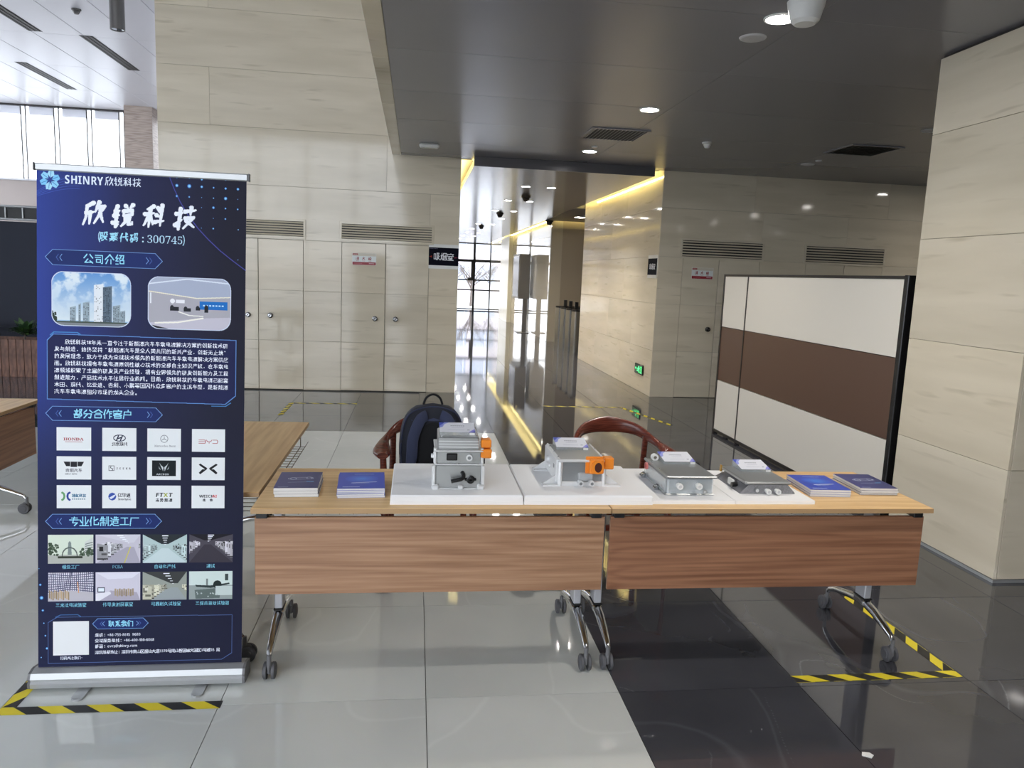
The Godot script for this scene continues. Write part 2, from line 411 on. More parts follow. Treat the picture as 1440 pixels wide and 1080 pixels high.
# ---------------------------------------------------------------- printing: strokes, lettering, flat pictures
# Strokes of simple characters on a 10 x 10 grid (x then y, downwards); compound ones: | side by side, - one above the other
# (with the tenths that the first takes), @ second drawn inside the first within the given corners.
const GL := {
	"一": "0595", "二": "1282 0898", "三": "1181 2474 0898", "十": "0494 5059", "工": "1181 5158 0898", "土": "1383 5058 0898", "王": "1181 2474 5158 0898",
	"木": "0393 5059 5308 5398", "本": "0393 5059 5308 5398 3666", "术": "0393 5059 5308 5398 7081", "未": "1282 0595 5059 5509 5599", "米": "2134 8164 0494 5059 5409 5499",
	"禾": "8021 0393 5159 5308 5398", "口": "1181881811", "日": "1080891910 1484", "目": "1080891910 1383 1686", "田": "0191990901 5159 0595", "白": "5031 1282891912 1585",
	"自": "5031 1282891912 1484 1686", "囗": "0090990900", "月": "202609 20808979 2383 2686", "人": "5009 4399", "八": "3109 6199", "儿": "303509 60689896", "几": "202609 2070789897",
	"力": "03837958 404409", "刀": "01817958 4109", "勺": "3004 22827959 4565", "又": "118109 2399", "攵": "3004 2292 7209 2499", "夂": "4004 2282 8209 2499", "亻": "7005 4349",
	"氵": "1142 0535 0946", "讠": "2041 04444977", "钅": "4004 2272 1474 0777 424978", "扌": "0282 505938 0785", "纟": "601353 731676 1979", "忄": "4049 1305 6284", "灬": "1208 3248 5268 7298",
	"心": "1507 33387886 5153 7294", "辶": "1122 04242709 274999", "广": "5051 1191 1109", "厂": "1191 1109", "尸": "10808414 1009", "户": "5051 12828515 1209", "门": "1021 0309 31919989",
	"冂": "0900909989", "冖": "0209 029289", "宀": "5052 0409 049489", "艹": "0595 3039 6069", "⺮": "2004 1343 3336 7054 6393 8386", "立": "5052 1383 3438 6458 0999",
	"页": "0090 5042 17128287 545609 6799", "贝": "16108086 535609 6699", "车": "1181 402484 0696 5359", "斤": "80212609 2494 6469", "欠": "3004 229274 535509 5599", "丷": "2148 8168",
	"斗": "2143 1445 0797 6069", "覀": "0191 3138 6168 1383881813", "示": "2070 0393 535949 3508 6598", "弋": "0494 50669997 7182", "石": "0191 4107 3585893935",
	"马": "107064 2025858969 0777", "厶": "401887 6499", "司": "11818979 1363 2565682825", "介": "5005 5095 3519 6569", "阝": "1019 1070437647", "亼": "5006 5096 2878",
	"乍": "3004 2292 5259 5484 5787", "专": "2181 0393 50368659", "业": "0999 3039 6069 0326 9377", "匕": "20289896 8224", "Z": "3013 2282 0494 5059 19168689", "刂": "2027 808979",
	"⺧": "3024 2282 0898 5058", "耳": "0090 2028 7079 2373 2666 0887", "关": "2142 7152 1383 0595 5309 5599", "系": "8011 512363 732676 5659 3719 7799",
	"我": "4011 0393 313919 0745 50779997 8549 7182", "年": "3003 2282 2484 2427 0797 5259", "来": "1181 2334 7364 0595 5059 5509 5599", "直": "0191 5052 2282882822 2484 2686 0999",
	"主": "4051 1383 2575 5359 0999", "于": "1181 0494 515949", "小": "505949 2407 7497", "气": "3003 2292 2474 06767899", "戈": "0393 50779997 8549 7182", "电": "1181861611 1484 50589897",
	"角": "3003 217163 23838979 232709 2585 2787 5359", "牛": "3003 2282 0595 5059", "冫": "1243 0846", "夬": "228285 0595 505509 5599", "方": "5051 0292 424509 44847959",
	"女": "402589 736619 0393", "仓": "5004 5094 256557 25289897", "开": "1181 0494 313609 7179", "发": "302393 504309 458529 4699 7182", "与": "3024848969 3282 0666",
	"冬": "4003 2272 7206 2496 4757 4969", "Y": "2028 7028", "寸": "0292 707959 3456", "疋": "0191 5158 5484 2409 1799", "R": "5009 5099", "大": "0393 504409 5499",
	"共": "1282 3036 6066 0696 3809 6899", "同": "0900909989 2373 3565683835", "兴": "1134 4153 8064 0595 3709 6799", "产": "5051 1191 3344 7263 1494 1409", "无": "1181 0494 414609 54589896",
	"止": "5058 5494 2428 0999", "Q": "0191 3034 6064 0494 343959 7456 5499", "里": "1080851510 1383 5059 1777 0999", "今": "5006 5096 4454 277759", "至": "0191 411575 6375 2777 5559 0999",
	"成": "1292 121709 15454838 50779997 8449 7081", "为": "2132 03838969 504409 5567", "求": "0292 505949 1526 0837 8365 5499 7081", "令": "5005 5095 4454 267658 4859",
	"先": "3013 2282 5055 0595 353709 65689896", "应": "5051 1191 1109 3446 5356 8463 2999", "商": "5051 0191 3243 7263 0904949989 4536 5566 3777793937", "有": "0292 5006 3439 34848979 3585 3787",
	"用": "101609 10808979 1383 1686 5059", "生": "3003 2282 1585 5059 0999", "亥": "5051 0292 421464 7309 8429 5799", "矢": "3003 2272 0595 425609 5599", "在": "0292 5007 2429 4585 6369 3999",
	"或": "0292 50779997 8549 7081 1444461614 0868", "糸": "401252 721575 5559 3618 7698", "了": "1181545949", "丰": "1282 1585 0898 5059", "及": "1070548429 302609 3599",
	"佥": "5004 5094 3464 2638 5558 8568 0999", "水": "505949 033309 8264 5399", "平": "1181 2334 7363 0696 5159", "彳": "6003 8306 5459", "亍": "1181 0494 545939", "W": "2045 7054 0898",
	"歹": "0191 4106 337309 3556", "已": "11818414 14189896", "酉": "0191 3136 6166 1383891913 1777", "镸": "2029 2181 2373 0595 4509 3979 6799", "见": "16108086 434609 55589896",
	"亚": "1181 3138 6168 0325 9375 0898", "由": "1282891912 5059 1585", "鸟": "4021 16117154 16868969 0777 4354", "夕": "4004 327209 3455", "卜": "2029 2487",
	"㐬": "5051 0191 412474 253709 5558 85889997", "市": "5051 0292 1814848868 5259", "昜": "107024848969 4419 6439", "龙": "0393 403509 53589896 8549 7081", "头": "2132 1444 0696 505609 5799",
	"云": "1181 0494 441878 6599", "戋": "1383 0585 50779997 8549 7081", "式": "0292 50779997 7081 1555 3558 0857", "皮": "129284 121709 5056 257509 3699", "身": "4031 22828979 2229 2484 2686 7509",
	"并": "2132 7162 1383 0696 333809 6369", "㡀": "5059 2132 8162 1914848979 3537 6567", "可": "0191 818969 1454571714", "非": "3039 6069 0232 0535 0838 6292 6595 6898",
	"而": "0191 4132 0903939989 3338 6368", "久": "3005 2272 7209 4599", "辰": "1191 110609 3373 1595 353958 5599 8467", "𠬝": "1019 107063 247439 3599", "丸": "02626899 404409 1536",
	"川": "101609 5058 9099", "也": "04838656 5056 20289896", "南": "0191 5053 0903939989 3445 6455 3565 2777 5559", "山": "03089893 5058", "区": "9000 0009 0999 2278 7228",
	"首": "2041 7051 0292 2484892924 2686 5244", "丂": "0191 3124848959", "元": "2171 0494 343709 54589896", "文": "5051 0292 7309 2399", "彐": "118189 1989 1585",
	"北": "3039 0333 0937 60689896 9263", "亠": "5055 0898", "乙": "1181189896", "マ": "1181 8153 4365", "隹": "4005 2329 5061 2383 2585 2787 2999 5359", "此": "3038 0408 0847 3353 60689896 8263",
	"火": "1335 8264 504509 4599", "⺌": "5059 1147 9166", "疌": "2181 0393 2575 8185 5059 5686 3609 2799", "兑": "-2丷-4口儿", "支": "-4十又", "殳": "-4几又", "票": "-5覀示",
	"，": "2737 3728", "。": "1737391917", "、": "1739", "：": "2343 2747", "“": "5152 7172", "”": "1112 3132",
	"欣": "|5斤欠", "锐": "|4钅兑", "科": "|5禾斗", "技": "|4扌支", "股": "|4月殳", "代": "|3亻弋", "码": "|4石马", "公": "-5八厶", "召": "-5刀口", "绍": "|4纟召", "咅": "-6立口", "部": "|6咅阝",
	"分": "-4八刀", "合": "-5亼口", "作": "|3亻乍", "各": "-5夂口", "客": "-3宀各", "化": "|3亻匕", "制": "|7Z刂", "告": "-5⺧口", "造": "@3097辶告", "联": "|4耳关", "们": "|3亻门", "注": "|3氵主",
	"亲": "-4立木", "新": "|5亲斤", "能": "|5-3厶月-5匕匕", "原": "@2299厂-5白小", "源": "|3氵原", "汽": "|3氵气", "载": "@0569@0053戈土车", "解": "|5角-5刀牛", "决": "|3冫夬", "安": "-4宀女", "案": "-6安木",
	"的": "|4白勺", "创": "|6仓刂", "研": "|4石开", "台": "-5厶口", "始": "|4女台", "终": "|4纟冬", "坚": "-5|5Y又土", "寺": "-4土寸", "持": "|4扌寺", "是": "-4日疋", "全": "-4R王", "类": "-5米大",
	"竟": "-4立-5日儿", "境": "|3土竟", "展": "@2399尸Q", "理": "|4王里", "念": "-5今心", "致": "|5至攵", "球": "|4王求", "领": "|5令页", "供": "|3亻共", "拥": "|4扌用", "性": "|3忄生", "核": "|4木亥",
	"知": "|5矢口", "只": "-6口八", "识": "|3讠只", "权": "|4木又", "域": "|3土或", "积": "|4禾只", "累": "-5田糸", "富": "-3宀-2一-4口田", "经": "|4纟-5又工", "验": "|4马佥", "界": "-5田介", "程": "|4禾-5口王",
	"品": "-5口|5口口", "位": "|3亻立", "古": "-5十口", "居": "@2299尸古", "行": "|4彳亍", "前": "-4W|6月刂", "列": "|6歹刂", "配": "|5酉已", "套": "-4大镸", "现": "|4王见", "比": "|5匕匕", "迪": "@3097辶由",
	"吉": "-5土口", "利": "|6禾刂", "鹏": "|6|5月月鸟", "等": "-3⺮-5土寸", "国": "@2288囗王", "内": "@1299冂人", "外": "|5夕卜", "众": "-4R|5人人", "多": "-5夕夕", "流": "|3氵㐬", "型": "-6|6开刂土",
	"细": "|4纟田", "场": "|3土昜", "企": "-4R止", "动": "|5云力", "线": "|4纟戋", "测": "|3氵|6贝刂", "试": "|3讠式", "去": "-5土厶", "法": "|3氵去", "波": "|3氵皮", "音": "-5立日", "暗": "|4日音", "室": "-3宀至",
	"传": "|3亻专", "导": "-5已寸", "射": "|6身寸", "屏": "@2299尸并", "蔽": "-2艹|5㡀攵", "靠": "-5告非", "耐": "|5而寸", "宗": "-3宀示", "综": "|4纟宗", "振": "|4扌辰", "相": "|4木目", "箱": "-3⺮相",
	"总": "-2丷-4口心", "机": "|4木几", "服": "|4月𠬝", "务": "-5夂力", "执": "|4扌丸", "热": "-6执灬", "邮": "|5由阝", "深": "|3氵-3冖-3八木", "圳": "|3土川", "地": "|3土也", "址": "|3土止", "留": "-5|5厶刀田",
	"仙": "|3亻山", "道": "@3097辶首", "号": "-5口丂", "智": "-5知日", "园": "@2288囗元", "崇": "-4山宗", "娄": "-5米女", "楼": "|4木娄", "层": "@2399尸云", "扫": "|4扌彐", "京": "-2亠-5口小", "亿": "|3亻乙",
	"华": "-5化十", "甬": "-3マ用", "通": "@3097辶甬", "势": "-5执力", "潍": "|3氵|4纟隹", "柴": "-5此木", "吸": "|4口及", "因": "@2288囗大", "烟": "|4火因", "肖": "-4⺌月", "消": "|3氵肖", "栓": "|4木全", "捷": "|4扌疌", "氢": "@0479气-5又工",
}

func strokes_of(s: String, at: int, r: Rect2, out: Array) -> int:
	var ch := s[at]
	if ch == "|" or ch == "-":
		var k := int(s[at + 1]) / 10.0
		var ra := r
		var rb := r
		if ch == "|":
			ra.size.x = r.size.x * (k - 0.04)
			rb.position.x = r.position.x + r.size.x * (k + 0.05); rb.size.x = r.size.x * (0.95 - k)
		else:
			ra.size.y = r.size.y * (k - 0.04)
			rb.position.y = r.position.y + r.size.y * (k + 0.05); rb.size.y = r.size.y * (0.95 - k)
		return strokes_of(s, strokes_of(s, at + 2, ra, out), rb, out)
	if ch == "@":
		var x0 := int(s[at + 1]) / 9.0
		var y0 := int(s[at + 2]) / 9.0
		var x1 := int(s[at + 3]) / 9.0
		var y1 := int(s[at + 4]) / 9.0
		var inner := Rect2(r.position + r.size * Vector2(x0, y0), r.size * Vector2(x1 - x0, y1 - y0))
		return strokes_of(s, strokes_of(s, at + 5, r, out), inner, out)
	var def: String = GL.get(ch, "1181881811")
	if def[0] >= "0" and def[0] <= "9":
		for w in def.split(" "):
			var pts := PackedVector2Array()
			for i in range(0, w.length() - 1, 2):
				pts.append(r.position + r.size * Vector2(int(w[i]) / 9.0, int(w[i + 1]) / 9.0))
			out.append(pts)
	else:
		strokes_of(def, 0, r, out)
	return at + 1

var fonts := {}

class Ink:
	var im: Image
	var host

	func _init(w: int, h: int, c: Color, from) -> void:
		im = Image.create_empty(w, h, false, Image.FORMAT_RGB8)
		im.fill(c)
		host = from

	func rect(x: float, y: float, w: float, h: float, c: Color) -> void:
		im.fill_rect(Rect2i(int(round(x)), int(round(y)), maxi(1, int(round(w))), maxi(1, int(round(h)))), c)

	func line(pts, w: float, c: Color, w2 := -1.0) -> void:     # w2: width at the far end of each stroke (a brush)
		var total: int = pts.size() - 1
		for i in total:
			var p: Vector2 = pts[i]
			var q: Vector2 = pts[i + 1]
			var steps := maxi(1, int(p.distance_to(q) / maxf(0.5, w * 0.3)))
			for k in steps + 1:
				var t := float(k) / steps
				var o := p.lerp(q, t)
				var d := w if w2 < 0.0 else lerpf(w, w2, (i + t) / total)
				if d >= 5.0:
					rect(o.x - d * 0.5, o.y - d * 0.32, d, d * 0.64, c)
					rect(o.x - d * 0.32, o.y - d * 0.5, d * 0.64, d, c)
				else:
					rect(o.x - d * 0.5, o.y - d * 0.5, d, d, c)

	func poly(pts: Array, c: Color) -> void:
		var lo := INF
		var hi := -INF
		for p in pts:
			lo = minf(lo, p.y); hi = maxf(hi, p.y)
		for y in range(maxi(0, int(lo)), mini(im.get_height(), int(ceil(hi)) + 1)):
			var yy := y + 0.5
			var xs := []
			for i in pts.size():
				var p: Vector2 = pts[i]
				var q: Vector2 = pts[(i + 1) % pts.size()]
				if (p.y <= yy) != (q.y <= yy):
					xs.append(p.x + (yy - p.y) / (q.y - p.y) * (q.x - p.x))
			xs.sort()
			for k in range(0, xs.size() - 1, 2):
				var a := int(round(xs[k]))
				var b := int(round(xs[k + 1]))
				if b > a:
					im.fill_rect(Rect2i(a, y, b - a, 1), c)

	func disc(x: float, y: float, r: float, c: Color) -> void:
		var pts := []
		for k in 20:
			pts.append(Vector2(x + r * cos(TAU * k / 20), y + r * sin(TAU * k / 20)))
		poly(pts, c)

	func ring(x: float, y: float, rx: float, ry: float, w: float, c: Color) -> void:
		var pts := []
		for k in 41:
			pts.append(Vector2(x + rx * cos(TAU * k / 40), y + ry * sin(TAU * k / 40)))
		line(pts, w, c)

	func cn(s: String, x: float, y: float, size: float, w: float, c: Color, advance := -1.0, brush := false) -> float:
		var adv := size * 1.06 if advance < 0.0 else advance
		for ch in s:
			if ch == " ":
				x += adv * 0.5
				continue
			if ch.unicode_at(0) < 256:
				x = lat(ch, x, y + size * 0.9, size * 0.74, c)
				x += size * 0.08
				continue
			var out := []
			host.strokes_of(ch, 0, Rect2(x + size * 0.04, y + size * 0.03, size * 0.9, size * 0.94), out)
			for p in out:
				if brush:
					var q := PackedVector2Array()
					for o in p:
						q.append(Vector2(o.x + (y + size * 0.5 - o.y) * 0.12, o.y - (o.x - x - size * 0.5) * 0.16))
					line(q, w * 1.25, c, w * 0.6)
				else:
					line(p, w, c)
			x += adv
		return x

	func lat(s: String, x: float, base: float, cap: float, c: Color, font := "Droid Sans", bold := true, squeeze := 1.0, slant := 0.0) -> float:
		var key := font + str(bold)
		if not host.fonts.has(key):
			var nf := SystemFont.new()
			nf.font_names = PackedStringArray([font])
			nf.font_weight = 700 if bold else 400
			host.fonts[key] = nf
		var f: SystemFont = host.fonts[key]
		var h := TextMesh.new()
		h.font = f; h.font_size = 64; h.pixel_size = 1.0; h.depth = 0.0; h.horizontal_alignment = HORIZONTAL_ALIGNMENT_LEFT
		h.text = "H"
		var hb := h.get_aabb()
		h.text = s
		var arr := h.get_mesh_arrays()
		var vs: PackedVector3Array = arr[Mesh.ARRAY_VERTEX]
		var ids = arr[Mesh.ARRAY_INDEX]
		var k := cap / hb.size.y
		var count: int = ids.size() if ids != null and ids.size() > 0 else vs.size()
		var left := INF
		for v in vs:
			left = minf(left, v.x)
		for i in range(0, count - 2, 3):
			var t := []
			for j in 3:
				var v: Vector3 = vs[ids[i + j]] if ids != null and ids.size() > 0 else vs[i + j]
				t.append(Vector2(x + ((v.x - left) + (v.y - hb.position.y) * slant) * k * squeeze, base - (v.y - hb.position.y) * k))
			poly(t, c)
		return x + (h.get_aabb().size.x) * k * squeeze

	func fade(x: int, y: int, w: int, h: int, a: Color, b: Color) -> void:      # printed picture's own sky
		for r in h:
			im.fill_rect(Rect2i(x, y + r, w, 1), a.lerp(b, float(r) / h))


func V(x: float, y: float) -> Vector2:
	return Vector2(x, y)

func rounded(src: Image, into: Image, x: int, y: int, w: int, h: int, rad: int) -> void:
	for r in h:
		var e := mini(r, h - 1 - r)
		var cut := 0
		if e < rad:
			cut = int(rad - sqrt(maxf(0.0, rad * rad - (rad - e) * (rad - e))))
		into.blit_rect(src, Rect2i(cut, r, w - 2 * cut, 1), Vector2i(x + cut, y + r))

func rounded_frame(ink: Ink, x: float, y: float, w: float, h: float, rad: float, lw: float, c: Color) -> void:
	var pts := []
	for q in [[x + w - rad, y + rad, -90], [x + w - rad, y + h - rad, 0], [x + rad, y + h - rad, 90], [x + rad, y + rad, 180]]:
		for k in 9:
			var a := deg_to_rad(q[2] + k * 11.25)
			pts.append(Vector2(q[0] + rad * cos(a), q[1] + rad * sin(a)))
	pts.append(pts[0])
	ink.line(pts, lw, c)

func heading(ink: Ink, x0: float, x1: float, yc: float, hh: float, words: String, tx: float, size: float) -> void:
	var edge := hue(120, 160, 215)
	var dx := hh * 0.95
	ink.poly([V(x0, yc), V(x0 + dx, yc - hh), V(x1 - dx, yc - hh), V(x1, yc), V(x1 - dx, yc + hh), V(x0 + dx, yc + hh)], hue(26, 42, 98))
	ink.line([V(x0, yc), V(x0 + dx, yc - hh), V(x1 - dx, yc - hh), V(x1, yc), V(x1 - dx, yc + hh), V(x0 + dx, yc + hh), V(x0, yc)], 2.4, edge)
	for k in 2:
		var xa := x0 + 42.0 * hh / 30.0 + k * 13.0 * hh / 30.0
		ink.line([V(xa + 9, yc - hh * 0.42), V(xa, yc), V(xa + 9, yc + hh * 0.42)], 2.2, edge if k == 1 else hue(70, 96, 160))
		var xb := x1 - 42.0 * hh / 30.0 - k * 13.0 * hh / 30.0
		ink.line([V(xb - 9, yc - hh * 0.42), V(xb, yc), V(xb - 9, yc + hh * 0.42)], 2.2, edge if k == 1 else hue(70, 96, 160))
	ink.cn(words, tx, yc - size * 0.5, size, size * 0.115, hue(150, 218, 240), size * 1.08)

func room_picture(w: int, h: int, tone: Color, floor_c: Color, ceil_c: Color, vx: float, vy: float, seed_: int, machines: int, pale: Color) -> Ink:
	var p := Ink.new(w, h, tone, self)
	var rng := RandomNumberGenerator.new()
	rng.seed = seed_
	var v := V(w * vx, h * vy)
	p.poly([V(0, 0), V(w, 0), V(v.x + 14, v.y - 10), V(v.x - 14, v.y - 10)], ceil_c)
	p.poly([V(0, h), V(w, h), V(v.x + 14, v.y + 8), V(v.x - 14, v.y + 8)], floor_c)
	for k in 5:
		var t := 0.15 + 0.17 * k
		var c := V(w * 0.5, -4).lerp(v, t)
		p.rect(c.x - 14 * (1 - t), c.y, 28 * (1 - t) + 2, 3 * (1 - t) + 1, Color(0.97, 0.98, 1.0))
	for sg in [-1.0, 1.0]:
		for k in machines:
			var t := 0.82 - 0.8 * k / machines
			var o := V(v.x + sg * (w * 0.1 + w * 0.62 * (1 - t)), v.y + h * 0.62 * (1 - t))
			var mh := h * 0.62 * (1 - t) + 6
			var mw := w * 0.26 * (1 - t) + 4
			var body := pale.darkened(rng.randf_range(0.0, 0.35))
			p.poly([V(o.x - mw * 0.5, o.y - mh), V(o.x + mw * 0.5, o.y - mh * rng.randf_range(0.8, 1.0)), V(o.x + mw * 0.5, o.y), V(o.x - mw * 0.5, o.y)], body)
			p.rect(o.x - mw * 0.3, o.y - mh * 0.8, mw * 0.35, mh * 0.28, body.darkened(rng.randf_range(0.4, 0.75)))
			p.rect(o.x - mw * 0.1, o.y - mh * 0.4, mw * 0.5, mh * 0.12, body.darkened(0.45))
			p.rect(o.x - mw * 0.5, o.y - mh * 0.1, mw, mh * 0.08, body.darkened(0.6))
			for q in 9:
				var sw := rng.randf_range(0.05, 0.3) * mw
				p.rect(o.x + rng.randf_range(-0.55, 0.45) * mw, o.y - rng.randf_range(-0.05, 1.15) * mh, sw, rng.randf_range(0.3, 0.9) * sw, body.darkened(rng.randf_range(0.3, 0.85)) if rng.randf() < 0.55 else body.lightened(0.35))
	return p

func banner_print() -> Image:
	var W := 848
	var H := 2048
	# royal blue at the left edge running to navy: partly dye, partly painted-in light
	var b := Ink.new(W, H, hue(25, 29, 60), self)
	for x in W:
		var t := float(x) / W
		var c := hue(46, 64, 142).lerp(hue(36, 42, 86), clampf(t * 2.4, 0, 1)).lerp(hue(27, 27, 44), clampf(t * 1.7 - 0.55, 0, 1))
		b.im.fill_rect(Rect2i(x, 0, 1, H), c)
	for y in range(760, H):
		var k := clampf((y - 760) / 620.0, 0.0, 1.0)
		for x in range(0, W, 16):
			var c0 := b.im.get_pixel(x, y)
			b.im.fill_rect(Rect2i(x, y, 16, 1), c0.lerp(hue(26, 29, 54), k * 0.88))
	# wave and arc lines, stars
	for k in 5:
		var pts := []
		for i in 14:
			pts.append(V(i * 13.0, 108 - k * 5 - 62 * sin(i / 13.0 * 1.7) * (0.6 + k * 0.1)))
		b.line(pts, 1.4, hue(76, 104, 196))
	b.line([V(529, 0), V(548, 48), V(575, 104), V(608, 156), V(647, 206), V(692, 252), V(740, 295), V(792, 334), V(848, 373)], 3.4, hue(70, 74, 156))
	var rng := RandomNumberGenerator.new()
	rng.seed = 5
	for d in [[560, 36, 7], [611, 36, 9], [662, 36, 6], [711, 37, 4], [761, 38, 5], [812, 38, 6], [560, 79, 5], [611, 80, 4], [662, 80, 2], [711, 80, 3], [761, 79, 7], [812, 80, 2], [711, 119, 6], [761, 120, 4], [812, 121, 4], [662, 121, 2], [761, 163, 4], [711, 163, 2], [711, 205, 4], [815, 205, 3], [662, 205, 2], [611, 121, 2], [560, 4, 3], [611, 4, 3], [662, 6, 5], [761, 4, 3], [815, 330, 2], [9, 1698, 5], [14, 1753, 8], [19, 1806, 5], [23, 1860, 3], [29, 1913, 4], [35, 1967, 5], [4, 1630, 2], [12, 2005, 3]]:
		b.disc(d[0], d[1], d[2] * 0.95, hue(62, 118, 198))
		b.disc(d[0], d[1], d[2] * 0.55, hue(150, 214, 244))
	# flower mark and company name
	for k in 6:
		var a := TAU * k / 6 - 0.3
		var e := Vector2(cos(a), sin(a))
		var s := e.orthogonal()
		var c := V(52, 40)
		b.poly([c + e * 8, c + e * 22 + s * 15, c + e * 38 + s * 11, c + e * 40 - s * 7, c + e * 22 - s * 13], hue(126 + 20 * (k % 3), 196 + 10 * (k % 3), 238))
		b.line([c + e * 8, c + e * 34 + s * 3], 2.0, hue(70, 130, 190))
	b.lat("SHINRY", 111, 51, 33, hue(226, 236, 248), "Droid Sans", true, 0.92)
	b.cn("欣锐科技", 270, 16, 34, 3.4, hue(226, 236, 248), 37)
	# brush title
	var k4 := 0
	for ch in "欣锐科技":
		b.cn(ch, [184, 300, 426, 552][k4], [120, 126, 122, 124][k4], 88, 14.0, hue(238, 242, 250), 100, true)
		k4 += 1
	b.cn("股票代码", 248, 240, 34, 4.4, hue(160, 220, 240), 41, true)
	b.rect(420, 252, 6, 6, hue(200, 230, 244)); b.rect(420, 268, 6, 6, hue(200, 230, 244))
	b.lat("300745", 441, 275, 31, hue(190, 224, 240), "Droid Serif", false, 1.03)
	for s in [[246, -1], [590, 1]]:
		var pts := []
		for i in 9:
			var a := -1.0 + i * 0.25
			pts.append(V(s[0] - s[1] * 10 + s[1] * 12 * cos(a), 259 + 24 * sin(a)))
		b.line(pts, 2.6, hue(180, 220, 240))
	heading(b, 33, 503, 349, 31, "公司介绍", 185, 39)
	# two pictures with round corners
	var p1 := Ink.new(316, 218, hue(160, 196, 226), self)
	p1.fade(0, 0, 316, 196, hue(98, 148, 206), hue(218, 228, 232))
	var cl := noise_bytes(316, 218, 0.012, 55, 5)
	for y in 190:
		for x in 316:
			var away := maxf(absf(x - 170.0) / 170.0, 0.0)
			var k := clampf((cl[y * 316 + x] / 255.0 - 0.52 + away * 0.22) * 3.6, 0.0, 0.95) * clampf(1.15 - y / 190.0, 0.2, 1.0)
			if k > 0.02:
				p1.im.set_pixel(x, y, p1.im.get_pixel(x, y).lerp(hue(226, 234, 238), k))
	for bl in [[72, 138, 24, 62], [106, 126, 10, 74], [124, 118, 26, 82], [168, 44, 38, 156], [204, 52, 36, 148], [244, 128, 30, 72], [268, 150, 26, 50]]:
		var tone := hue(226, 230, 234) if bl[0] == 168 else hue(92, 108, 122) if bl[0] == 204 else hue(150, 166, 176)
		p1.poly([V(bl[0], bl[1] + 6), V(bl[0] + bl[2], bl[1]), V(bl[0] + bl[2], bl[1] + bl[3]), V(bl[0], bl[1] + bl[3])], tone)
		for r in range(0, bl[3] - 10, 5):
			for q in range(2, bl[2] - 4, 6):
				if rng.randf() < (0.16 if bl[0] == 168 else 0.62):
					p1.rect(bl[0] + q, bl[1] + 8 + r, 4, 3, tone.darkened(0.4))
	p1.rect(0, 200, 316, 6, hue(70, 82, 74)); p1.rect(0, 206, 316, 14, hue(126, 132, 136))
	for i in 30:
		p1.disc(rng.randf_range(0, 18), rng.randf_range(160, 204), 4, hue(44, 58, 48))
	rounded(p1.im, b.im, 58, 406, 316, 218, 46)
	rounded_frame(b, 58, 406, 316, 218, 46, 3, hue(206, 216, 234))
	var p2 := Ink.new(341, 214, hue(172, 170, 178), self)
	p2.poly([V(0, 0), V(341, 0), V(341, 74), V(210, 86), V(0, 56)], hue(168, 176, 196))
	p2.line([V(0, 30), V(160, 6), V(341, 20)], 5, hue(220, 226, 236))
	p2.line([V(0, 60), V(200, 84), V(341, 76)], 4, hue(236, 230, 206))
	p2.rect(212, 96, 116, 34, hue(28, 110, 190))
	for i in 7:
		p2.rect(226 + i * 13, 110, 8, 6, hue(190, 226, 250))
	p2.disc(100, 98, 10, hue(240, 240, 242)); p2.rect(114, 92, 36, 14, hue(236, 236, 240)); p2.rect(8, 66, 5, 44, hue(232, 234, 238))
	for q in [[90, 122, 36, 16], [146, 126, 30, 14], [196, 122, 18, 12], [232, 118, 16, 24]]:
		p2.rect(q[0], q[1], q[2], q[3], hue(34, 36, 42)); p2.disc(q[0] + 8, q[1], 7, hue(40, 42, 48))
	p2.poly([V(0, 190), V(230, 166), V(341, 160), V(341, 214), V(0, 214)], hue(196, 192, 204))
	p2.line([V(30, 190), V(120, 186), V(226, 166)], 6, hue(244, 240, 228)); p2.line([V(126, 142), V(170, 156), V(226, 158)], 4, hue(240, 238, 230))
	p2.poly([V(0, 196), V(90, 214), V(0, 214)], hue(40, 40, 46))
	rounded(p2.im, b.im, 445, 412, 341, 214, 46)
	rounded_frame(b, 445, 412, 341, 214, 46, 3, hue(206, 216, 234))
	# paragraph
	var edge := hue(96, 140, 204)
	b.poly([V(39, 686), V(64, 660), V(810, 666), V(810, 900), V(767, 936), V(39, 926)], hue(27, 32, 74))
	b.line([V(39, 686), V(64, 660), V(810, 666), V(810, 900), V(767, 936), V(39, 926), V(39, 686)], 2.6, edge)
	b.line([V(52, 664), V(66, 652), V(160, 652), V(172, 660)], 3.5, hue(70, 130, 190))
	b.line([V(710, 944), V(770, 944), V(790, 930)], 3.0, hue(70, 130, 190))
	var lines := ["欣锐科技18年来一直专注于新能源汽车车载电源解决方案的创新技术研", "发与制造，始终坚持“新能源汽车是全人类共同的新兴产业，创新无止境”", "的发展理念，致力于成为全球技术领先的新能源汽车车载电源解决方案供应",
		"商。欣锐科技拥有车载电源原创性核心技术的全部自主知识产权，在车载电", "源领域积累了丰富的研发及产业经验，拥有业界领先的研发创新能力及工程", "制造能力，产品技术水平位居行业前列。目前，欣锐科技的车载电源已配套",
		"本田、现代、比亚迪、吉利、小鹏等国内外众多客户的主流车型，是新能源", "汽车车载电源细分市场的龙头企业。"]
	for i in lines.size():
		b.cn(lines[i], 110 if i == 0 else 68, 681 + i * 29.0, 19.0, 1.8, hue(238, 242, 250), 21.6)
	heading(b, 33, 506, 985, 29, "部分合作客户", 145, 37)
	# the twelve customers' cards
	for r in 3:
		for q in 4:
			b.rect([76, 260, 444, 629][q], 1042 + r * 120, 139, 96, hue(226, 229, 230))
	var ash := hue(70, 70, 76)
	b.lat("HONDA", 104, 1096, 11, hue(150, 34, 40), "Droid Serif", true, 1.35); b.rect(110, 1101, 70, 2, hue(170, 90, 90))
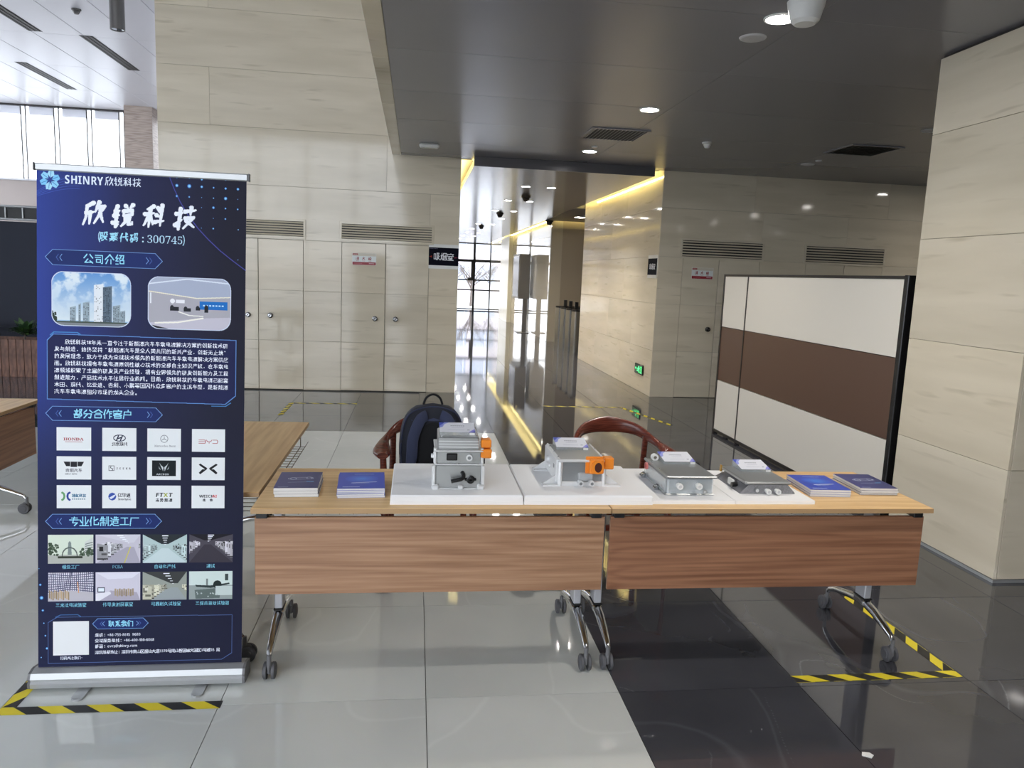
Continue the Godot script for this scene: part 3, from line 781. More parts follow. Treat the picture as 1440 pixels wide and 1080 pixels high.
	b.ring(330, 1084, 24, 13, 3, hue(34, 38, 60)); b.line([V(318, 1094), V(326, 1074)], 4, hue(34, 38, 60)); b.line([V(334, 1094), V(342, 1074)], 4, hue(34, 38, 60)); b.line([V(322, 1087), V(338, 1081)], 4, hue(34, 38, 60))
	b.cn("北京现代", 299, 1101, 15, 1.8, ash, 16)
	b.ring(514, 1085, 15, 15, 2, hue(110, 112, 118))
	for k in 3:
		b.line([V(514, 1085), V(514 + 15 * sin(TAU * k / 3), 1085 - 15 * cos(TAU * k / 3))], 2.4, hue(110, 112, 118), 1.0)
	b.lat("Mercedes-Benz", 473, 1119, 8, hue(120, 120, 126), "Droid Serif", false, 1.1, 0.12)
	var rd := hue(160, 44, 44)
	for yy in [1088, 1095, 1102]:
		b.line([V(658, yy), V(684, yy)], 2.2, rd)
	b.line([V(684, 1088), V(686, 1095), V(684, 1102)], 2.2, rd); b.line([V(690, 1088), V(694, 1095), V(708, 1095), V(712, 1088)], 2.2, rd); b.line([V(701, 1095), V(701, 1102)], 2.2, rd)
	b.line([V(716, 1088), V(734, 1088), V(738, 1095), V(734, 1102), V(716, 1102)], 2.2, rd)
	for k in 3:
		b.poly([V(104 + k * 28, 1184), V(130 + k * 28, 1184), V(130 + k * 28 - (10 if k == 2 else 0), 1206 if k == 1 else 1203), V(104 + k * 28 + (10 if k == 0 else 0), 1206 if k == 1 else 1203)], hue(34, 34, 40))
	b.cn("吉利汽车", 112, 1212, 15, 1.6, hue(110, 110, 116), 17); b.lat("GEELY AUTO", 110, 1238, 6, hue(110, 110, 116))
	b.line([V(287, 1200), V(308, 1200), V(308, 1220), V(287, 1220), V(287, 1200)], 2, hue(60, 60, 66)); b.line([V(296, 1200), V(293, 1208), V(303, 1213), V(300, 1220)], 2, hue(60, 60, 66))
	var zx := 318.0
	for ch in "ZEEKR":
		b.lat(ch, zx, 1215, 8, hue(80, 80, 86)); zx += 13.0
	b.rect(464, 1176, 99, 66, hue(18, 26, 30))
	for sg in [-1, 1]:
		b.poly([V(513 + sg * 3, 1222), V(513 + sg * 20, 1184), V(513 + sg * 12, 1196), V(513 + sg * 2, 1204)], hue(206, 212, 214))
		b.poly([V(513 + sg * 12, 1216), V(513 + sg * 22, 1200), V(513 + sg * 20, 1212)], hue(160, 168, 172))
	b.lat("ARCFOX", 482, 1238, 7, hue(220, 224, 226), "Droid Sans", true, 1.4)
	for sg in [-1, 1]:
		b.poly([V(698 + sg * 3, 1208), V(698 + sg * 33, 1188), V(698 + sg * 40, 1193), V(698 + sg * 12, 1213)], hue(20, 20, 24))
		b.poly([V(698 + sg * 4, 1211), V(698 + sg * 24, 1212), V(698 + sg * 40, 1227), V(698 + sg * 33, 1233)], hue(20, 20, 24))
	for sg in [-1, 1]:
		var pts := []
		for i in 9:
			var a := -1.2 + i * 0.3
			pts.append(V(113 + sg * 20 - sg * 14 * cos(a), 1328 + 16 * sin(a)))
		b.line(pts, 8, hue(96, 150, 100) if sg < 0 else hue(36, 60, 140))
	b.cn("捷氢科技", 137, 1318, 13, 1.6, hue(70, 110, 140), 14.5)
	for k in 7:
		b.rect(138 + k * 8, 1337, 5, 5, hue(110, 136, 152))
	b.disc(301, 1329, 16, hue(52, 78, 160)); b.poly([V(288, 1334), V(304, 1324), V(318, 1318), V(308, 1332), V(296, 1340)], hue(214, 222, 236))
	b.cn("亿华通", 324, 1315, 16, 2, hue(50, 52, 60), 17.5); b.lat("SinoHytec", 325, 1344, 8, hue(60, 62, 70))
	b.lat("FT", 480, 1330, 17, hue(40, 42, 46), "Droid Sans", true, 1.25, 0.15); b.lat("X", 512, 1330, 17, hue(150, 160, 40), "Droid Sans", true, 1.25); b.lat("T", 532, 1330, 17, hue(40, 42, 46), "Droid Sans", true, 1.25, 0.15)
	b.cn("未势能源", 480, 1336, 14, 1.8, hue(50, 52, 56), 18)
	b.lat("WEICH", 661, 1332, 11, hue(30, 32, 40), "Droid Sans", true, 1.25); b.lat("AI", 716, 1332, 11, hue(200, 40, 44), "Droid Sans", true, 1.25)
	b.cn("潍", 676, 1337, 11, 1.5, ash); b.cn("柴", 706, 1337, 11, 1.5, ash)
	heading(b, 31, 505, 1433, 30, "专业化制造工厂", 127, 38)
	# eight pictures of the works
	var pics := []
	var q1 := Ink.new(184, 121, hue(212, 222, 206), self)
	q1.rect(0, 84, 184, 37, hue(176, 178, 170)); q1.poly([V(150, 30), V(184, 10), V(184, 90), V(140, 86)], hue(206, 210, 204))
	for i in 5:
		q1.line([V(152, 40 + i * 9), V(180, 32 + i * 10)], 3, hue(110, 120, 116))
	for i in 60:
		q1.disc(rng.randf_range(0, 44) if i % 2 else rng.randf_range(130, 184), rng.randf_range(36 if i % 2 else 58, 86), rng.randf_range(3, 7), hue(48, 66, 46).lightened(rng.randf() * 0.2))
	q1.poly([V(80, 84), V(82, 34), V(88, 26), V(94, 34), V(96, 84)], hue(126, 138, 136))
	q1.ring(88, 88, 30, 34, 4, hue(86, 96, 90)); q1.rect(40, 90, 100, 9, hue(52, 58, 48)); q1.rect(0, 99, 184, 22, hue(176, 178, 170))
	pics.append(q1)
	pics.append(room_picture(184, 121, hue(196, 192, 204), hue(168, 164, 178), hue(206, 204, 214), 0.78, 0.36, 11, 6, hue(226, 226, 232)))
	pics[1].line([V(118, 121), V(143, 52)], 3, hue(206, 196, 70))
	pics.append(room_picture(184, 121, hue(176, 196, 196), hue(196, 212, 214), hue(40, 46, 50), 0.5, 0.42, 12, 8, hue(206, 226, 226)))
	pics.append(room_picture(184, 121, hue(74, 70, 80), hue(58, 54, 64), hue(28, 26, 34), 0.42, 0.3, 13, 7, hue(232, 228, 236)))
	var q5 := Ink.new(184, 121, hue(222, 220, 232), self)
	for i in 13:
		q5.line([V(i * 8, 0), V(i * 7, 84)], 2.6, hue(84, 84, 110)); q5.line([V(92 + i * 8, 0), V(92 + i * 7.6, 88)], 2.6, hue(84, 84, 110))
	for i in 8:
		q5.line([V(0, 6 + i * 11), V(88, 14 + i * 8), V(184, 4 + i * 11)], 2.6, hue(84, 84, 110))
	q5.poly([V(0, 88), V(90, 76), V(184, 84), V(184, 121), V(0, 121)], hue(186, 182, 190))
	for i in 12:
		q5.rect(4 + i * 7, 74 + (i % 3) * 4, 5, 34, hue(196, 168, 126).darkened(rng.randf() * 0.3))
	q5.line([V(120, 40), V(124, 84)], 3, hue(220, 150, 90))
	pics.append(q5)
	var q6 := Ink.new(184, 121, hue(206, 202, 216), self)
	q6.poly([V(0, 0), V(184, 0), V(150, 26), V(50, 30)], hue(222, 220, 232)); q6.poly([V(0, 121), V(184, 121), V(170, 86), V(60, 78)], hue(172, 166, 182))
	q6.rect(8, 64, 30, 22, hue(40, 44, 56)); q6.rect(11, 67, 24, 15, hue(226, 236, 244)); q6.poly([V(0, 92), V(60, 82), V(64, 92), V(16, 121), V(0, 121)], hue(226, 224, 232))
	for i in 9:
		q6.rect(78 + i * 9, 70 + (i % 2) * 3, 7, 30, hue(186, 166, 140).darkened(rng.randf() * 0.25))
	pics.append(q6)
	pics.append(room_picture(184, 121, hue(150, 156, 148), hue(150, 158, 160), hue(60, 62, 62), 0.72, 0.5, 14, 7, hue(226, 224, 200)))
	var q8 := Ink.new(184, 121, hue(206, 220, 216), self)
	q8.rect(0, 60, 184, 61, hue(150, 160, 158)); q8.poly([V(26, 58), V(90, 62), V(170, 50), V(172, 56), V(92, 72), V(30, 66)], hue(46, 58, 58)); q8.disc(120, 58, 18, hue(34, 44, 44))
	q8.poly([V(24, 80), V(110, 74), V(132, 92), V(130, 116), V(28, 118)], hue(96, 108, 106)); q8.rect(112, 64, 72, 40, hue(196, 208, 206)); q8.rect(152, 12, 14, 28, hue(60, 70, 70)); q8.rect(72, 32, 8, 28, hue(120, 130, 128))
	for i in 10:
		q8.disc(rng.randf_range(30, 126), rng.randf_range(84, 112), 3, hue(180, 190, 188))
	pics.append(q8)
	for i in 8:
		b.im.blit_rect(pics[i].im, Rect2i(0, 0, 184, 121), Vector2i([40, 233, 427, 621][i % 4], 1489 + (i / 4) * 159))
	var teal := hue(120, 186, 206)
	b.cn("领亚工厂", 97, 1616, 16, 1.5, teal, 18); b.lat("PCBA", 303, 1632, 13, teal, "Droid Sans", false); b.cn("自动化产线", 475, 1617, 16, 1.5, teal, 18); b.cn("测试", 695, 1617, 16, 1.5, teal, 18)
	b.cn("三米法电波暗室", 71, 1777, 16, 1.5, teal, 18); b.cn("传导发射屏蔽室", 263, 1777, 16, 1.5, teal, 18); b.cn("可靠耐久试验室", 463, 1777, 16, 1.5, teal, 18); b.cn("三综合振动试验箱", 649, 1777, 16, 1.5, teal, 18)
	# contact box; the square code is left blank
	b.line([V(40, 1858), V(77, 1836), V(805, 1838), V(805, 2004), V(762, 2031), V(40, 2031), V(40, 1858)], 2.2, hue(84, 110, 164))
	b.line([V(70, 1836), V(92, 1826), V(160, 1826), V(172, 1834)], 3, hue(60, 106, 160))
	b.rect(60, 1854, 146, 144, hue(228, 230, 232))
	heading(b, 221, 451, 1867, 22, "联系我们", 286, 24)
	b.cn("总机：+86-755-8615 9680", 231, 1907, 15, 1.5, hue(226, 230, 240), 17)
	b.cn("全球服务热线：+86-400-180-6868", 231, 1931, 15, 1.5, hue(226, 230, 240), 17)
	b.cn("邮箱：evcs@shinry.com", 231, 1955, 15, 1.5, hue(226, 230, 240), 17)
	b.cn("深圳总部地址：深圳市南山区留仙大道3370号南山智园崇文园区3号楼35 层", 231, 1981, 15, 1.5, hue(226, 230, 240), 15.7)
	b.cn("扫码关注我们~", 89, 2003, 13, 1.6, hue(210, 214, 226), 14)
	return b.im


# ---------------------------------------------------------------- the place
const BACK := -10.45          # face of the stone wall behind the desk
const CEIL := 3.19            # dark metal ceiling
const HALL := 6.0             # ceiling of the tall hall on the left
const SIDE := 3.39            # stone face on the right side of the corridor
const END := -35.2            # glazed end of the corridor

func slab(called: String, a: Vector3, b: Vector3, m: Material, label: String, category: String) -> MeshInstance3D:
	return solo(called, MB.new().span(a, b), m, label, category, Vector3.ZERO, 0.0, "", "structure")

# Stone facing: frame's x runs along the wall, z points out of it; rows are [bottom, top, [joints...]]
func face(parent: Node3D, frame: Transform3D, rows: Array, seed_ := 0, only: Material = null) -> void:
	var k := seed_
	for r in rows:
		for i in r[2].size() - 1:
			var x0: float = r[2][i]
			var x1: float = r[2][i + 1]
			var m := MB.new().box(Vector3.ZERO, Vector3(x1 - x0 - 0.002, r[1] - r[0] - 0.0025, 0.02), 0.0012)
			var o := part("stone_panel", m, only if only else T["stone%d" % ((k * 7 + i * 3) % 4)], parent)
			o.transform = Transform3D(frame.basis, frame * Vector3((x0 + x1) * 0.5, (r[0] + r[1]) * 0.5, -0.01))
			k += 1

func facing_z(z: float) -> Transform3D:      # seen from +z, x = world x
	return Transform3D(Basis(), Vector3(0, 0, z))

func facing_minus_x(x: float) -> Transform3D:   # seen from -x: local x = world z
	return Transform3D(Basis(Vector3(0, 0, 1), Vector3(0, 1, 0), Vector3(-1, 0, 0)), Vector3(x, 0, 0))

func double_door(n: int, x0: float, xm: float, x1: float, label: String, knobs: Array, knob_mat: Material) -> void:
	var d := thing("door_%d" % n, label, "door", Vector3(0, 0, BACK), 0, "", "structure")
	for s in [[x0, xm], [xm, x1]]:
		var leaf := part("leaf", MB.new().span(Vector3(s[0] + 0.004, 0.006, -0.045), Vector3(s[1] - 0.004, 2.011, -0.021)), T.grout, d)
		for y in [[0.006, 0.672], [0.672, 1.345], [1.345, 2.011]]:
			part("stone_panel", MB.new().span(Vector3(s[0] + 0.004, y[0] + 0.001, -0.02), Vector3(s[1] - 0.004, y[1] - 0.001, 0.0), 0.0012), T["stone%d" % ((n + int(y[0] * 3) + int(absf(s[0]) * 5)) % 4)], leaf)
	for kx in knobs:
		var kb := MB.new().lathe([V(0, 0.05), V(0.022, 0.05), V(0.032, 0.04), V(0.032, 0.012), V(0.036, 0.008), V(0.036, 0)], 20, Transform3D(Basis(Vector3.RIGHT, PI / 2), Vector3.ZERO))
		var o := part("knob", kb, knob_mat, d, Vector3(kx, 1.005, 0.0))
		part("latch_bar", MB.new().box(Vector3(0, 0, 0.053), Vector3(0.036, 0.01, 0.008), 0.002, Basis(Vector3(0, 0, 1), 0.9)), T.dark_trim, o)

func louvre(x0: float, x1: float, y0: float, y1: float, label: String, frame_mat: Material) -> void:
	var o := thing("louvre_vent", label, "vent", Vector3((x0 + x1) * 0.5, (y0 + y1) * 0.5, BACK), 0, "wall louvres above the flush doors")
	var w := x1 - x0
	var h := y1 - y0
	var f := MB.new()
	f.span(Vector3(-w / 2, -h / 2, 0), Vector3(w / 2, -h / 2 + 0.03, 0.012), 0.002)
	f.span(Vector3(-w / 2, h / 2 - 0.03, 0), Vector3(w / 2, h / 2, 0.012), 0.002)
	f.span(Vector3(-w / 2, -h / 2 + 0.03, 0), Vector3(-w / 2 + 0.03, h / 2 - 0.03, 0.012), 0.002)
	f.span(Vector3(w / 2 - 0.03, -h / 2 + 0.03, 0), Vector3(w / 2, h / 2 - 0.03, 0.012), 0.002)
	part("frame", f, frame_mat, o)
	part("back_plate", MB.new().span(Vector3(-w / 2 + 0.03, -h / 2 + 0.03, 0), Vector3(w / 2 - 0.03, h / 2 - 0.03, 0.002)), T.black, o)
	var m := MB.new().box(Vector3.ZERO, Vector3(w - 0.06, 0.021, 0.003), 0.0, Basis(Vector3.RIGHT, 0.5)).mesh()
	var k := 6
	for i in k:
		part("slat", m, frame_mat, o, Vector3(0, -h / 2 + 0.03 + (h - 0.06) * (i + 0.5) / k, 0.008))

func build_floor() -> void:
	var f := thing("floor", "polished stone floor of white and near-black tiles", "floor", Vector3.ZERO, 0, "", "structure")
	part("screed", MB.new().span(Vector3(-16.2, -0.2, END - 0.1), Vector3(12.8, -0.012, 5.2)), T.floor_grout, f)
	var dx := 0.782
	var dz := 0.835
	var m := MB.new().box(Vector3(0, -0.006, 0), Vector3(dx - 0.003, 0.012, dz - 0.003)).mesh()
	var rest := {}
	for i in range(-22, 15):
		for j in range(-48, 15):
			var x0 := 0.855 + i * dx
			var z1 := -2.77 + j * dz
			var c := Vector3(x0 + dx * 0.5, 0, z1 - dz * 0.5)
			if c.x < -16.1 or c.x > 12.4 or c.z > 4.9 or c.z < END:
				continue
			if c.z < BACK and (c.x > -3.4 and (c.x < 0.3 or c.x > 6.4)):
				continue
			if c.z < -24.6 and c.x < 0.3:
				continue
			var light := (i < 0 and j > -6) or (c.x < -3.4 and c.z < -12.6)  # unseen far hall tiles are set white to bounce light onto the hall ceiling
			var mt := ("white_tile%d" if light else "dark_tile%d") % (absi(i * 5 + j * 3 + (i * j) % 3) % 4)
			var near := c.z < -1.6 and ((c.z > -10.9 and c.x > -4.6 and c.x < 5.4) or (c.x > 0.3 and c.x < 3.8 and c.z > -20.0))
			if near and c.x < 5.4:
				part("tile", m, T[mt], f, c)
			else:
				if not rest.has(mt):
					rest[mt] = MB.new()
				rest[mt].box(c + Vector3(0, -0.006, 0), Vector3(dx - 0.003, 0.012, dz - 0.003))
	for k in rest:
		part("tile_field", rest[k], T[k], f).set_meta("kind", "stuff")

func build_walls() -> void:
	# the stone wall behind the desk, left of the corridor
	var w := thing("wall_back", "tall beige veined stone wall with two flush double doors", "wall", Vector3.ZERO, 0, "", "structure")
	part("core", MB.new().span(Vector3(-3.31, 0, BACK - 0.3), Vector3(0.565, HALL, BACK - 0.05)), T.grout, w)
	part("backing", MB.new().span(Vector3(-3.31, 2.015, BACK - 0.05), Vector3(0.565, HALL, BACK - 0.021)), T.grout, w)
	var low := [[-3.31, -2.67], [-1.5, -1.0], [0.166, 0.567]]
	for y in [[0.0, 0.672], [0.672, 1.345], [1.345, 2.015]]:
		for s in low:
			face(w, facing_z(BACK), [[y[0], y[1], s]], int(s[0] * 10) + 40)
	var ys := [2.015, 2.7, 3.42, 4.13, 4.84, 5.5, HALL]
	for i in ys.size() - 1:
		face(w, facing_z(BACK), [[ys[i], ys[i + 1], [-3.31, -0.42, 0.567] if i % 2 else [-3.31, -2.67, 0.166, 0.567]]], i * 2)
	double_door(1, -2.67, -2.085, -1.5, "flush stone-faced double door beside the roll-up banner", [-2.218, -1.933], T.steel)
	double_door(2, -1.0, -0.417, 0.166, "flush stone-faced double door with the red and white hydrant sign", [-0.551, -0.273], T.steel)
	louvre(-2.70, -1.47, 2.03, 2.285, "beige louvre vent above the door beside the banner", T["stone1"])
	louvre(-1.03, 0.225, 2.03, 2.285, "beige louvre vent above the door left of the smoking room sign", T["stone1"])
	# right of the corridor
	var r := thing("wall_back_right", "beige stone wall behind the partition, in the shade of the dark ceiling", "wall", Vector3.ZERO, 0, "", "structure")
	part("core", MB.new().span(Vector3(SIDE + 0.021, 0, BACK - 0.3), Vector3(12.6, CEIL + 0.3, BACK - 0.05)), T.grout, r)
	part("backing", MB.new().span(Vector3(SIDE + 0.021, 2.015, BACK - 0.05), Vector3(12.6, CEIL + 0.3, BACK - 0.021)), T.grout, r)
	for y in [[0.0, 0.672], [0.672, 1.345], [1.345, 2.015]]:
		for s in [[SIDE, 3.75], [4.9, 5.6], [6.8, 8.1], [8.1, 9.4], [9.4, 11.0], [11.0, 12.6]]:
			face(r, facing_z(BACK), [[y[0], y[1], s]], int(s[0] * 10))
	face(r, facing_z(BACK), [[2.015, 2.69, [SIDE, 4.9, 6.2, 7.7, 9.4, 11.0, 12.6]], [2.69, CEIL + 0.04, [SIDE, 4.75, 6.8, 8.1, 9.4, 11.0, 12.6]]], 5)
	double_door(3, 3.75, 4.29, 4.9, "flush stone-faced double door in the shaded wall beside the corridor", [4.19], T.black_gloss)
	double_door(4, 5.6, 6.2, 6.8, "flush stone-faced double door hidden behind the movable partition", [6.1, 6.3], T.black_gloss)
	louvre(3.70, 4.95, 2.0, 2.285, "grey louvre vent above the shaded door beside the corridor", T["stone2"])
	louvre(5.56, 6.83, 2.0, 2.285, "grey louvre vent above the partition", T["stone2"])
	# corridor sides
	var a := thing("wall_corridor_right", "polished stone wall on the right of the corridor with the green exit sign", "wall", Vector3.ZERO, 0, "", "structure")
	part("core", MB.new().span(Vector3(SIDE + 0.021, 0, -15.4), Vector3(SIDE + 0.3, 3.5, BACK - 0.301)), T.grout, a)
	face(a, facing_minus_x(SIDE), [[0, 0.672, [-15.4, -14.0, -12.2, BACK - 0.022]], [0.672, 1.345, [-15.4, -13.1, -11.6, BACK - 0.022]], [1.345, 2.015, [-15.4, -14.0, -12.2, BACK - 0.022]], [2.015, 2.69, [-15.4, -13.1, BACK - 0.022]], [2.69, 3.4, [-15.4, -14.0, -12.2, BACK - 0.022]]], 1)
	var far := thing("wall_corridor_far", "mirror-polished stone wall along the far part of the corridor", "wall", Vector3.ZERO, 0, "", "structure")
	part("core", MB.new().span(Vector3(SIDE + 0.021, 0, END), Vector3(SIDE + 0.3, 3.5, -19.3)), T.grout, far)
	var zz := [END, -34.6, -31.6, -29.6, -27.0, -24.2, -21.6, -19.3]
	face(far, facing_minus_x(SIDE), [[0, 0.672, zz], [0.672, 1.345, zz], [1.345, 2.015, zz], [2.015, 2.69, zz], [2.69, 3.4, zz]], 2, T.mirror_stone)
	var lw := thing("wall_corridor_left", "stone wall on the left of the corridor", "wall", Vector3.ZERO, 0, "", "structure")
	part("core", MB.new().span(Vector3(0.267, 0, END), Vector3(0.546, 3.5, BACK - 0.301)), T.grout, lw)
	var zl := [END, -33, -28, -23, -18, -14, BACK - 0.022]
	face(lw, Transform3D(Basis(Vector3(0, 0, -1), Vector3(0, 1, 0), Vector3(1, 0, 0)), Vector3(0.567, 0, 0)), [[0, 1.345, [10.472, 14, 18, 23, 28, 33, -END]], [1.345, 2.69, [10.472, 14, 18, 23, 28, 33, -END]], [2.69, 3.4, [10.472, 14, 18, 23, 28, 33, -END]]], 3)
	slab("wall_recess_end", Vector3(SIDE + 0.301, 0, -19.6), Vector3(6.4, 3.5, -19.3), T.brown_wall, "brownish painted wall closing the recess behind the access gates", "wall")
	slab("wall_recess_side", Vector3(6.4, 0, -19.6), Vector3(6.6, 3.5, -15.4), T.brown_wall, "painted side wall of the access gate recess", "wall")
	slab("wall_recess_front", Vector3(SIDE + 0.301, 0, -15.4), Vector3(6.6, 3.5, -15.2), T.brown_wall, "painted inner wall of the access gate recess", "wall")
	slab("trim_1", Vector3(3.25, 0, -29.6), Vector3(SIDE, 3.07, -27.0), T.pilaster, "matt pilaster on the polished far corridor wall", "pilaster")
	# outer shell, outside the picture
	slab("wall_right", Vector3(12.6, 0, BACK - 0.3), Vector3(12.8, CEIL + 0.3, 5.2), T["stone2"], "stone side wall of the area under the dark ceiling", "wall")
	slab("wall_front", Vector3(-0.35, 0, 5.0), Vector3(12.6, CEIL + 0.3, 5.2), T["stone2"], "stone wall facing the desk under the dark ceiling", "wall")
	slab("wall_above", Vector3(-0.35, CEIL + 0.02, BACK), Vector3(-0.235, HALL, 5.2), T["stone0"], "stone bulkhead that edges the dark ceiling", "bulkhead")
	slab("wall_hall_return", Vector3(-3.31, 0, -24.7), Vector3(-3.1, HALL, BACK - 0.301), T.white_paint, "white return wall of the tall hall", "wall")
	# the stone band on the underside of the bulkhead
	var band := thing("trim_2", "narrow stone band along the left edge of the dark ceiling", "trim", Vector3.ZERO, 0, "", "structure")
	for k in 10:
		part("stone_panel", MB.new().span(Vector3(-0.352, CEIL, BACK + 0.002 + k * 1.54), Vector3(-0.237, CEIL + 0.02, BACK + k * 1.54 + 1.537), 0.001), T["stone%d" % (k % 4)], band)

func build_ceilings() -> void:
	var c := thing("ceiling", "dark grey perforated metal panel ceiling above the desk", "ceiling", Vector3.ZERO, 0, "", "structure")
	part("deck", MB.new().span(Vector3(-0.235, CEIL + 0.03, BACK - 0.3), Vector3(12.8, CEIL + 0.3, 5.2)), T.black, c)
	for i in 6:
		for j in 16:
			var x0 := -0.235 + i * 2.45
			var z0 := BACK + j * 1.22
			if z0 > 4.9:
				continue
			part("ceiling_panel", MB.new().span(Vector3(x0 + 0.002, CEIL, z0 + 0.002), Vector3(minf(x0 + 2.448, 12.59), CEIL + 0.03, minf(z0 + 1.218, 5.0)), 0.0015), T.ceiling if (i + j) % 2 else T.ceiling_b, c)
	# corridor: a glossy dropped panel with light coves along both walls
	var d := thing("ceiling_corridor", "glossy dropped ceiling of the corridor with a dark front edge", "ceiling", Vector3.ZERO, 0, "", "structure")
	part("front_edge", MB.new().span(Vector3(0.72, 3.068, -10.215), Vector3(3.18, CEIL, -10.2)), T.drop, d)
	for k in 12:
		var z1 := -10.215 - k * 2.34
		part("ceiling_panel", MB.new().span(Vector3(0.72, 3.07, maxf(z1 - 2.337, END)), Vector3(3.18, 3.16, z1), 0.001), T.corridor_ceiling, d)
	part("recess_panel", MB.new().span(Vector3(3.182, 3.07, -19.1), Vector3(6.38, 3.16, -15.42)), T.drop, d)
	part("soffit", MB.new().span(Vector3(0.267, 3.4, END), Vector3(6.6, 3.5, BACK - 0.301)), T.white_paint, d)
	part("header", MB.new().span(Vector3(0.567, 3.22, BACK - 0.3), Vector3(SIDE, 3.5, BACK - 0.05)), T.white_paint, d)
	# the tall hall
	var h := thing("ceiling_hall", "pale panel ceiling of the tall hall with dark slot diffusers", "ceiling", Vector3.ZERO, 0, "", "structure")
	part("deck", MB.new().span(Vector3(-16.2, HALL + 0.04, -24.7), Vector3(-0.235, HALL + 0.3, 5.2)), T.grout, h)
	for i in 17:
		for j in 13:
			var x0 := -16.1 + i * 0.95
			var z0 := -24.45 + j * 2.6
			var x1 := minf(x0 + 0.938, -0.36)
			if x1 - x0 < 0.1 or z0 > 5:
				continue
			part("ceiling_panel", MB.new().span(Vector3(x0, HALL, z0), Vector3(x1, HALL + 0.03, minf(z0 + 2.592, 5.1)), 0.003), T.pale_panel, h)
	for s in [[-6.56, -19.2, -16.6], [-9.0, -21.78, -19.2], [-7.46, -16.55, -14.0], [-11.6, -16.5, -14.0]]:
		var l: float = s[2] - s[1]
		var sl := part("slot_diffuser", MB.new().span(Vector3(-0.13, -0.004, -l / 2), Vector3(0.13, -0.0005, l / 2)), T.black, h, Vector3(s[0], HALL, (s[1] + s[2]) * 0.5))
		for k in 3:
			part("blade", MB.new().span(Vector3(-0.1 + k * 0.09, -0.012, -l / 2 + 0.02), Vector3(-0.08 + k * 0.09, -0.004, l / 2 - 0.02)), T.dark_trim, sl)

func window_wall(n: int, label: String, frame: Transform3D, width: float, y0: float, y1: float, step: float, fins: bool) -> void:
	# frame: x along the glass, z towards the room
	var o := thing("window_%d" % n, label, "window", frame.origin, 0, "", "structure")
	o.basis = frame.basis
	var k := int(ceil(width / step))
	for i in k:
		var x0 := i * step
		var x1 := minf(x0 + step, width)
		part("pane", MB.new().quad_pane(x0 + 0.03, x1 - 0.03, y0, y1), T.glass, o)
		var m := MB.new()
		if fins:
			m.span(Vector3(x0 - 0.012, y0, -0.02), Vector3(x0 + 0.012, y1, 0.03))
			m.span(Vector3(x0 + 0.165, y0, 0.1), Vector3(x0 + 0.185, y1, 0.14))
		else:
			m.span(Vector3(x0 - 0.03, y0, -0.06), Vector3(x0 + 0.03, y1, 0.08), 0.004)
		part("mullion", m, T.dark_trim, o)
		if fins:
			part("fin", MB.new().span(Vector3(x0 + 0.012, y0, 0.02), Vector3(x0 + 0.165, y1, 0.03)), T.acrylic, o)
			part("blind", MB.new().span(Vector3(x0 + 0.2, y1 - 0.26, -0.06), Vector3(x1 - 0.03, y1, -0.05)), T.blind, o)
	part("head_rail", MB.new().span(Vector3(0, y1 - 0.04, -0.03), Vector3(width, y1 + 0.02, 0.12)), T.dark_trim, o)
	part("sill_rail", MB.new().span(Vector3(0, y0 - 0.05, -0.05), Vector3(width, y0, 0.12)), T.post_grey, o)

